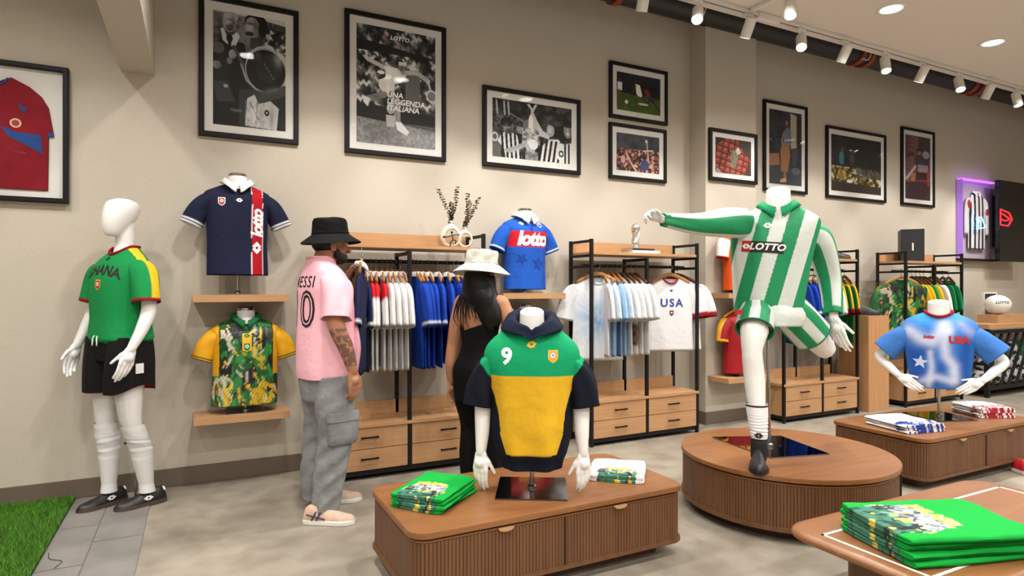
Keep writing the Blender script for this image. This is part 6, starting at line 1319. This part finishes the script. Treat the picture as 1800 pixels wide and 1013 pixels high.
# ------------------------------------------------------------------ ball cage with counter
CX0, CX1, CYF, CYB = 8.86, 11.6, 4.22, 4.80
t = thing('ball_cage', 'black slatted ball cage under an oak counter at the right', 'ball rack', (CX0, CYF, 0)); D_ = CYB-CYF; W_ = CX1-CX0
MB().box((-.03, -.02, .865), (W_, D_, .925)).build('counter_top', M_oak, t, bevel=.003)
for x in (0, W_-.05):
    for y in (0, D_-.05): MB().box((x, y, 0), (x+.05, y+.05, .865)).build('post', M_blk, t, bevel=.002)
for z in (.09, .80):
    MB().box((.05, .005, z), (W_-.05, .035, z+.045)).build('rail', M_blk, t); MB().box((.05, D_-.04, z), (W_-.05, D_-.01, z+.045)).build('rail', M_blk, t); MB().box((.005, .05, z), (.04, D_-.05, z+.045)).build('rail', M_blk, t)
MB().box((.0, .05, .4), (.035, D_-.05, .44)).build('rail', M_blk, t)
MB().box((.04, .04, .10), (W_-.05, D_-.045, .115)).build('cage_floor', M_blk, t)
for k in range(14):
    x = -.25+k*.19; a, b0 = np.array([x, .018, .13]), np.array([x+.42, .018, .80])
    if a[0] < .05: f_ = (.05-a[0])/(b0[0]-a[0]); a = a+(b0-a)*f_
    if b0[0] > W_-.05: f_ = (W_-.05-a[0])/(b0[0]-a[0]); b0 = a+(b0-a)*f_
    if a[0] < b0[0]: MB().bar(a, b0, .028, .028).build('slat', M_blk, t)
# footballs: white shell with black pentagon panels
def ball_mesh(r=.105):
    bm = bmesh.new(); bmesh.ops.create_icosphere(bm, subdivisions=4, radius=r); bm.normal_update(); phi = (1+5**.5)/2; ic = [nrm(v) for v in [(-1, phi, 0), (1, phi, 0), (-1, -phi, 0), (1, -phi, 0), (0, -1, phi), (0, 1, phi), (0, -1, -phi), (0, 1, -phi), (phi, 0, -1), (phi, 0, 1), (-phi, 0, -1), (-phi, 0, 1)]]
    V = np.array([v.co[:] for v in bm.verts]); F = [tuple(v.index for v in f.verts) for f in bm.faces]; bm.free(); d = (V/r)@np.array(ic).T; mx = d.max(1)
    return V, F, mx
BV, BF, BM = ball_mesh()
def ball(label, loc, rot, ca, cb, grp):
    t = thing('football', label, 'ball', loc, 0, grp); t.rotation_euler = rot
    key = 'ball%s%s' % (ca, cb)
    w0 = hm(key+'a', lambda: MB().add(BV, [f for f in BF if min(BM[list(f)]) <= .935]).mesh('shell', smooth=True)); p0 = hm(key+'b', lambda: MB().add(BV*1.002, [f for f in BF if min(BM[list(f)]) > .925]).mesh('panels', smooth=True))
    link('shell', w0, plain('ball_%d%d%d' % ca, ca, .4), t); link('pentagon_panels', p0, plain('ball_%d%d%d' % cb, cb, .4), t)
BW, BK, BG = (222, 222, 222), (26, 26, 28), (40, 128, 84)
rr = random.Random(4); i = 0
for lay, (z, n_) in enumerate(((.221, 9), (.395, 9), (.57, 8))):
    for k in range(n_):
        x = CX0+.18+k*.235+lay*.1+(.0); 
        for row, y in enumerate((4.385, 4.625)):
            if row == 1 and lay == 2: continue
            ca = BG if (lay == 2 and k in (0, 1, 3)) else BW; lab = '%s football in the cage, %s in the %s %s row' % ('green' if ca == BG else 'black and white', ORD[k], ('bottom', 'middle', 'top')[lay], ('front', 'rear')[row])
            ball(lab, (x, y, z), (rr.random()*6, rr.random()*6, rr.random()*6), ca, BK if ca == BW else (24, 90, 58), 'footballs in the cage'); i += 1
t = thing('riser', 'low oak riser block on the counter', 'riser', (9.62, 4.45, .925)); MB().box((-.3, -.12, 0), (.42, .12, .105)).build('block', M_oak, t, bevel=.003)
t = thing('white_ball', 'white smooth ball with small lettering on the oak riser', 'ball', (9.53, 4.43, 1.03+.131)); t.rotation_euler = (0, 0, math.radians(-55)); MB().ellipsoid((0, 0, 0), (.15, .14, .13), n=32, m=20).build('shell', M_wpl, t, smooth=True)
bmb = MB().ellipsoid((0, 0, 0), (.15, .14, .13), n=32, m=20); V, F = text_mesh('LOTTO', .045, shear=.2, bold=.002); decal(bvh_of(bmb), (V, F), .03, .03, 'lettering', M_inkk, t)
t = thing('small_screen', 'small white-framed dark screen standing behind the white ball', 'screen', (9.78, 4.66, .925), math.radians(0))
frame_rails(.17, .2, .022, .03).build('frame', M_wpl, t).location = (0, 0, .2); MB().box((-.16, -.012, .01), (.16, -.004, .39)).build('screen', plain('screen_dark', (40, 44, 60), .15), t)
t = thing('display_case', 'clear acrylic box standing on the counter left of the white ball', 'display case', (9.12, 4.5, .926))
for lo, hi in (((-.14, -.14, 0), (-.135, .14, .34)), ((.135, -.14, 0), (.14, .14, .34)), ((-.135, -.14, 0), (.135, -.135, .34)), ((-.135, .135, 0), (.135, .14, .34)), ((-.135, -.135, .335), (.135, .135, .34))): MB().box(lo, hi).build('acrylic_panel', ac, t)
# ------------------------------------------------------------------ lit jersey case, screen
t = thing('jersey_case', 'clear wall case with a striped jersey and a purple glowing edge', 'jersey case', (9.95, WY-.002, 2.36)); w2, h2, dd = .445, .56, .09
for lo, hi, m_ in (((-w2, -dd, -h2), (w2, -dd+.006, h2), ac), ((-w2, -dd+.006, -h2), (-w2+.006, 0, h2), ac), ((w2-.006, -dd+.006, -h2), (w2, 0, h2), ac)): MB().box(lo, hi).build('acrylic_panel', m_, t)
MB().box((-w2, -.006, -h2), (w2, 0, h2)).build('back_panel', plain('case_back', (186, 170, 188), .6), t)
MB().box((-w2+.006, -dd+.006, h2-.012), (w2-.006, -.01, h2)).build('led_edge', emis('led_purple', (176, 90, 255), 2.2), t); MB().box((-w2+.006, -dd+.006, -h2+.01), (-w2+.014, -.01, h2-.014)).build('led_edge', emis('led_purple_dim', (170, 120, 230), .3), t); MB().box((-w2, -dd, -h2-.03), (w2, 0, -h2)).build('base_bar', M_blk, t)
def jcol(x, y, z, th, zn): return np.where((np.sin(x*62+.6) > .1)[:,None], L3((30, 28, 32)), L3((216, 212, 214)))
mb = torso([(-.42, .22, .02, 0, 0), (-.3, .22, .022, 0, 0), (-.05, .218, .024, 0, 0), (.12, .22, .024, 0, 0), (.25, .215, .022, 0, 0), (.32, .17, .02, 0, 0), (.37, .09, .022, 0, 0), (.385, .07, .024, 0, 0)], 120, 50, 1, .004, 7, .04, jcol); js = mb.build('jersey', CLOTH, t, smooth=True); js.location = (0, -.042, 0)
for sx in (-1, 1): sleeve([(sx*.17, 0, .28), (sx*.23, 0, .22), (sx*.262, 0, .08), (sx*.272, 0, -.22)], [(.05, .018), (.062, .02), (.05, .018), (.042, .018)], 28, 30, lambda s_, th, P: np.where((np.sin(th) > .1)[:,None], L3((214, 212, 214)), L3((200, 198, 200))), .003, 9+sx).build('sleeve', CLOTH, js, smooth=True)
cl = collar(js, .385, .07, .025, MATS['collar_white'], .04, 0., .02, .2, .026); cl.scale = (1, .45, 1)
MB().ellipsoid((-.235, -.024, .21), (.035, .004, .06)).build('sleeve_badge', M_inkr, js); MB().ellipsoid((.24, -.024, .12), (.03, .004, .05)).build('sleeve_badge', M_inkr, js)
# blue reflection on the case glass, added as glowing tubes in front of it
def neon(P, mat, parent, r=.008):  # closed glowing tube that stands in for a mirrored neon outline
    P = np.array(P+[P[0]]); MB().tube(lin_interp(P, len(P)*6-5), r, 8, False).build('reflection_tube', mat, parent)
t = thing('neon_reflection', 'blue double-diamond neon reflection, added as glowing tubes in front of the striped jersey', 'neon reflection', (9.93, WY-.13, 2.30)); nb = emis('reflection_blue', (90, 190, 255), 6.0)
neon([(-.13, 0, .075), (-.03, 0, .09), (.07, 0, -.055), (-.12, 0, -.08)], nb, t, .006); neon([(-.1, 0, .07), (-.045, 0, -.03), (-.115, 0, -.045)], nb, t, .005); MB().bar((-.05, .034, -.07), (-.05, -.002, -.07), .012).bar((-.06, .034, .083), (-.06, -.002, .083), .012).build('added_standoff', M_wpl, t)  # brackets added only to carry the blue reflection tubes
t = thing('wall_screen', 'tall black wall screen with a red double-diamond neon reflection added as glowing tubes', 'screen', (10.53, 4.74, 2.345)); MB().box((-.35, -.03, -.58), (.35, .03, .58)).build('panel', plain('screen_black', (12, 12, 14), .12), t, bevel=.004); MB().box((-.08, .031, -.36), (.12, .188, .4)).build('wall_mount', M_blk, t)
nr = emis('reflection_red', (255, 30, 40), 3.0)  # red neon mirrored in the screen, added as glowing tubes on its face
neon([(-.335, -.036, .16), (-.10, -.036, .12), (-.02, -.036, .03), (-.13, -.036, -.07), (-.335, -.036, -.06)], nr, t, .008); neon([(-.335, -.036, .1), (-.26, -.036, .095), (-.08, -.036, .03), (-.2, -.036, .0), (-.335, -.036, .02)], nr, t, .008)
# red shoe at the right edge
rs = at(1799, 832, 4.62); t = thing('sneaker', 'red shoe standing on the floor at the right edge', 'shoe', (rs[0], rs[1], 0), math.radians(-20)); shoe(t, (0, 0, 0), 0, plain('shoe_red', (190, 36, 44), .5), M_snkw, .28, .05, 'upper')
# ------------------------------------------------------------------ turf
t = thing('turf_mat', 'bright green artificial turf mat on the floor at the left', 'turf', (-1.2, 3.6, 0)); MB().box((-.5, -1.3, 0), (.5, 1.3, .018)).build('backing', plain('turf_backing', (34, 48, 24), .9), t, bevel=.003)
NB = 60000; r = np.random.default_rng(3); bx_ = r.uniform(-.5, .5, NB); by_ = r.uniform(-1.3, 1.3, NB); an_ = r.random(NB)*6.28; ln_ = r.uniform(.02, .036, NB); le_ = r.random(NB)*6.28; w_ = .0016
p0 = np.stack([bx_-w_*np.cos(an_), by_-w_*np.sin(an_), np.full(NB, .017)], 1); p1 = np.stack([bx_+w_*np.cos(an_), by_+w_*np.sin(an_), np.full(NB, .017)], 1); p2 = np.stack([np.clip(bx_+ln_*.5*np.cos(le_), -.51, .51), np.clip(by_+ln_*.5*np.sin(le_), -1.31, 1.31), .017+ln_], 1)
V = np.stack([p0, p1, p2], 1).reshape(-1, 3); g0 = lin((84, 142, 36)); k_ = np.repeat(r.uniform(.55, 1.25, NB), 3)[:,None]; F = np.arange(NB*3).reshape(-1, 3)
gm = bpy.data.meshes.new('grass'); gm.from_pydata(V.tolist(), [], F.tolist()); ca = gm.color_attributes.new('Col', 'FLOAT_COLOR', 'POINT'); C = np.column_stack([g0*k_*np.array([1, 1, .8]), np.ones(NB*3)]); ca.data.foreach_set('color', C.astype(np.float32).ravel())
o = link('grass_blades', gm, vcol('turf_blade', .7, 0), t); o['kind'] = 'stuff'
# wire in the floor
w0 = [(-.62, 3.72, .009), (-.6, 3.80, .009), (-.66, 3.86, .009), (-.68, 3.95, .009)]
tag(MB().tube(cat_rom(w0, 20), .0015, 6).build('cable_end', M_inkk, smooth=True), 'thin dark cable end lying on the grey tiles', 'cable')
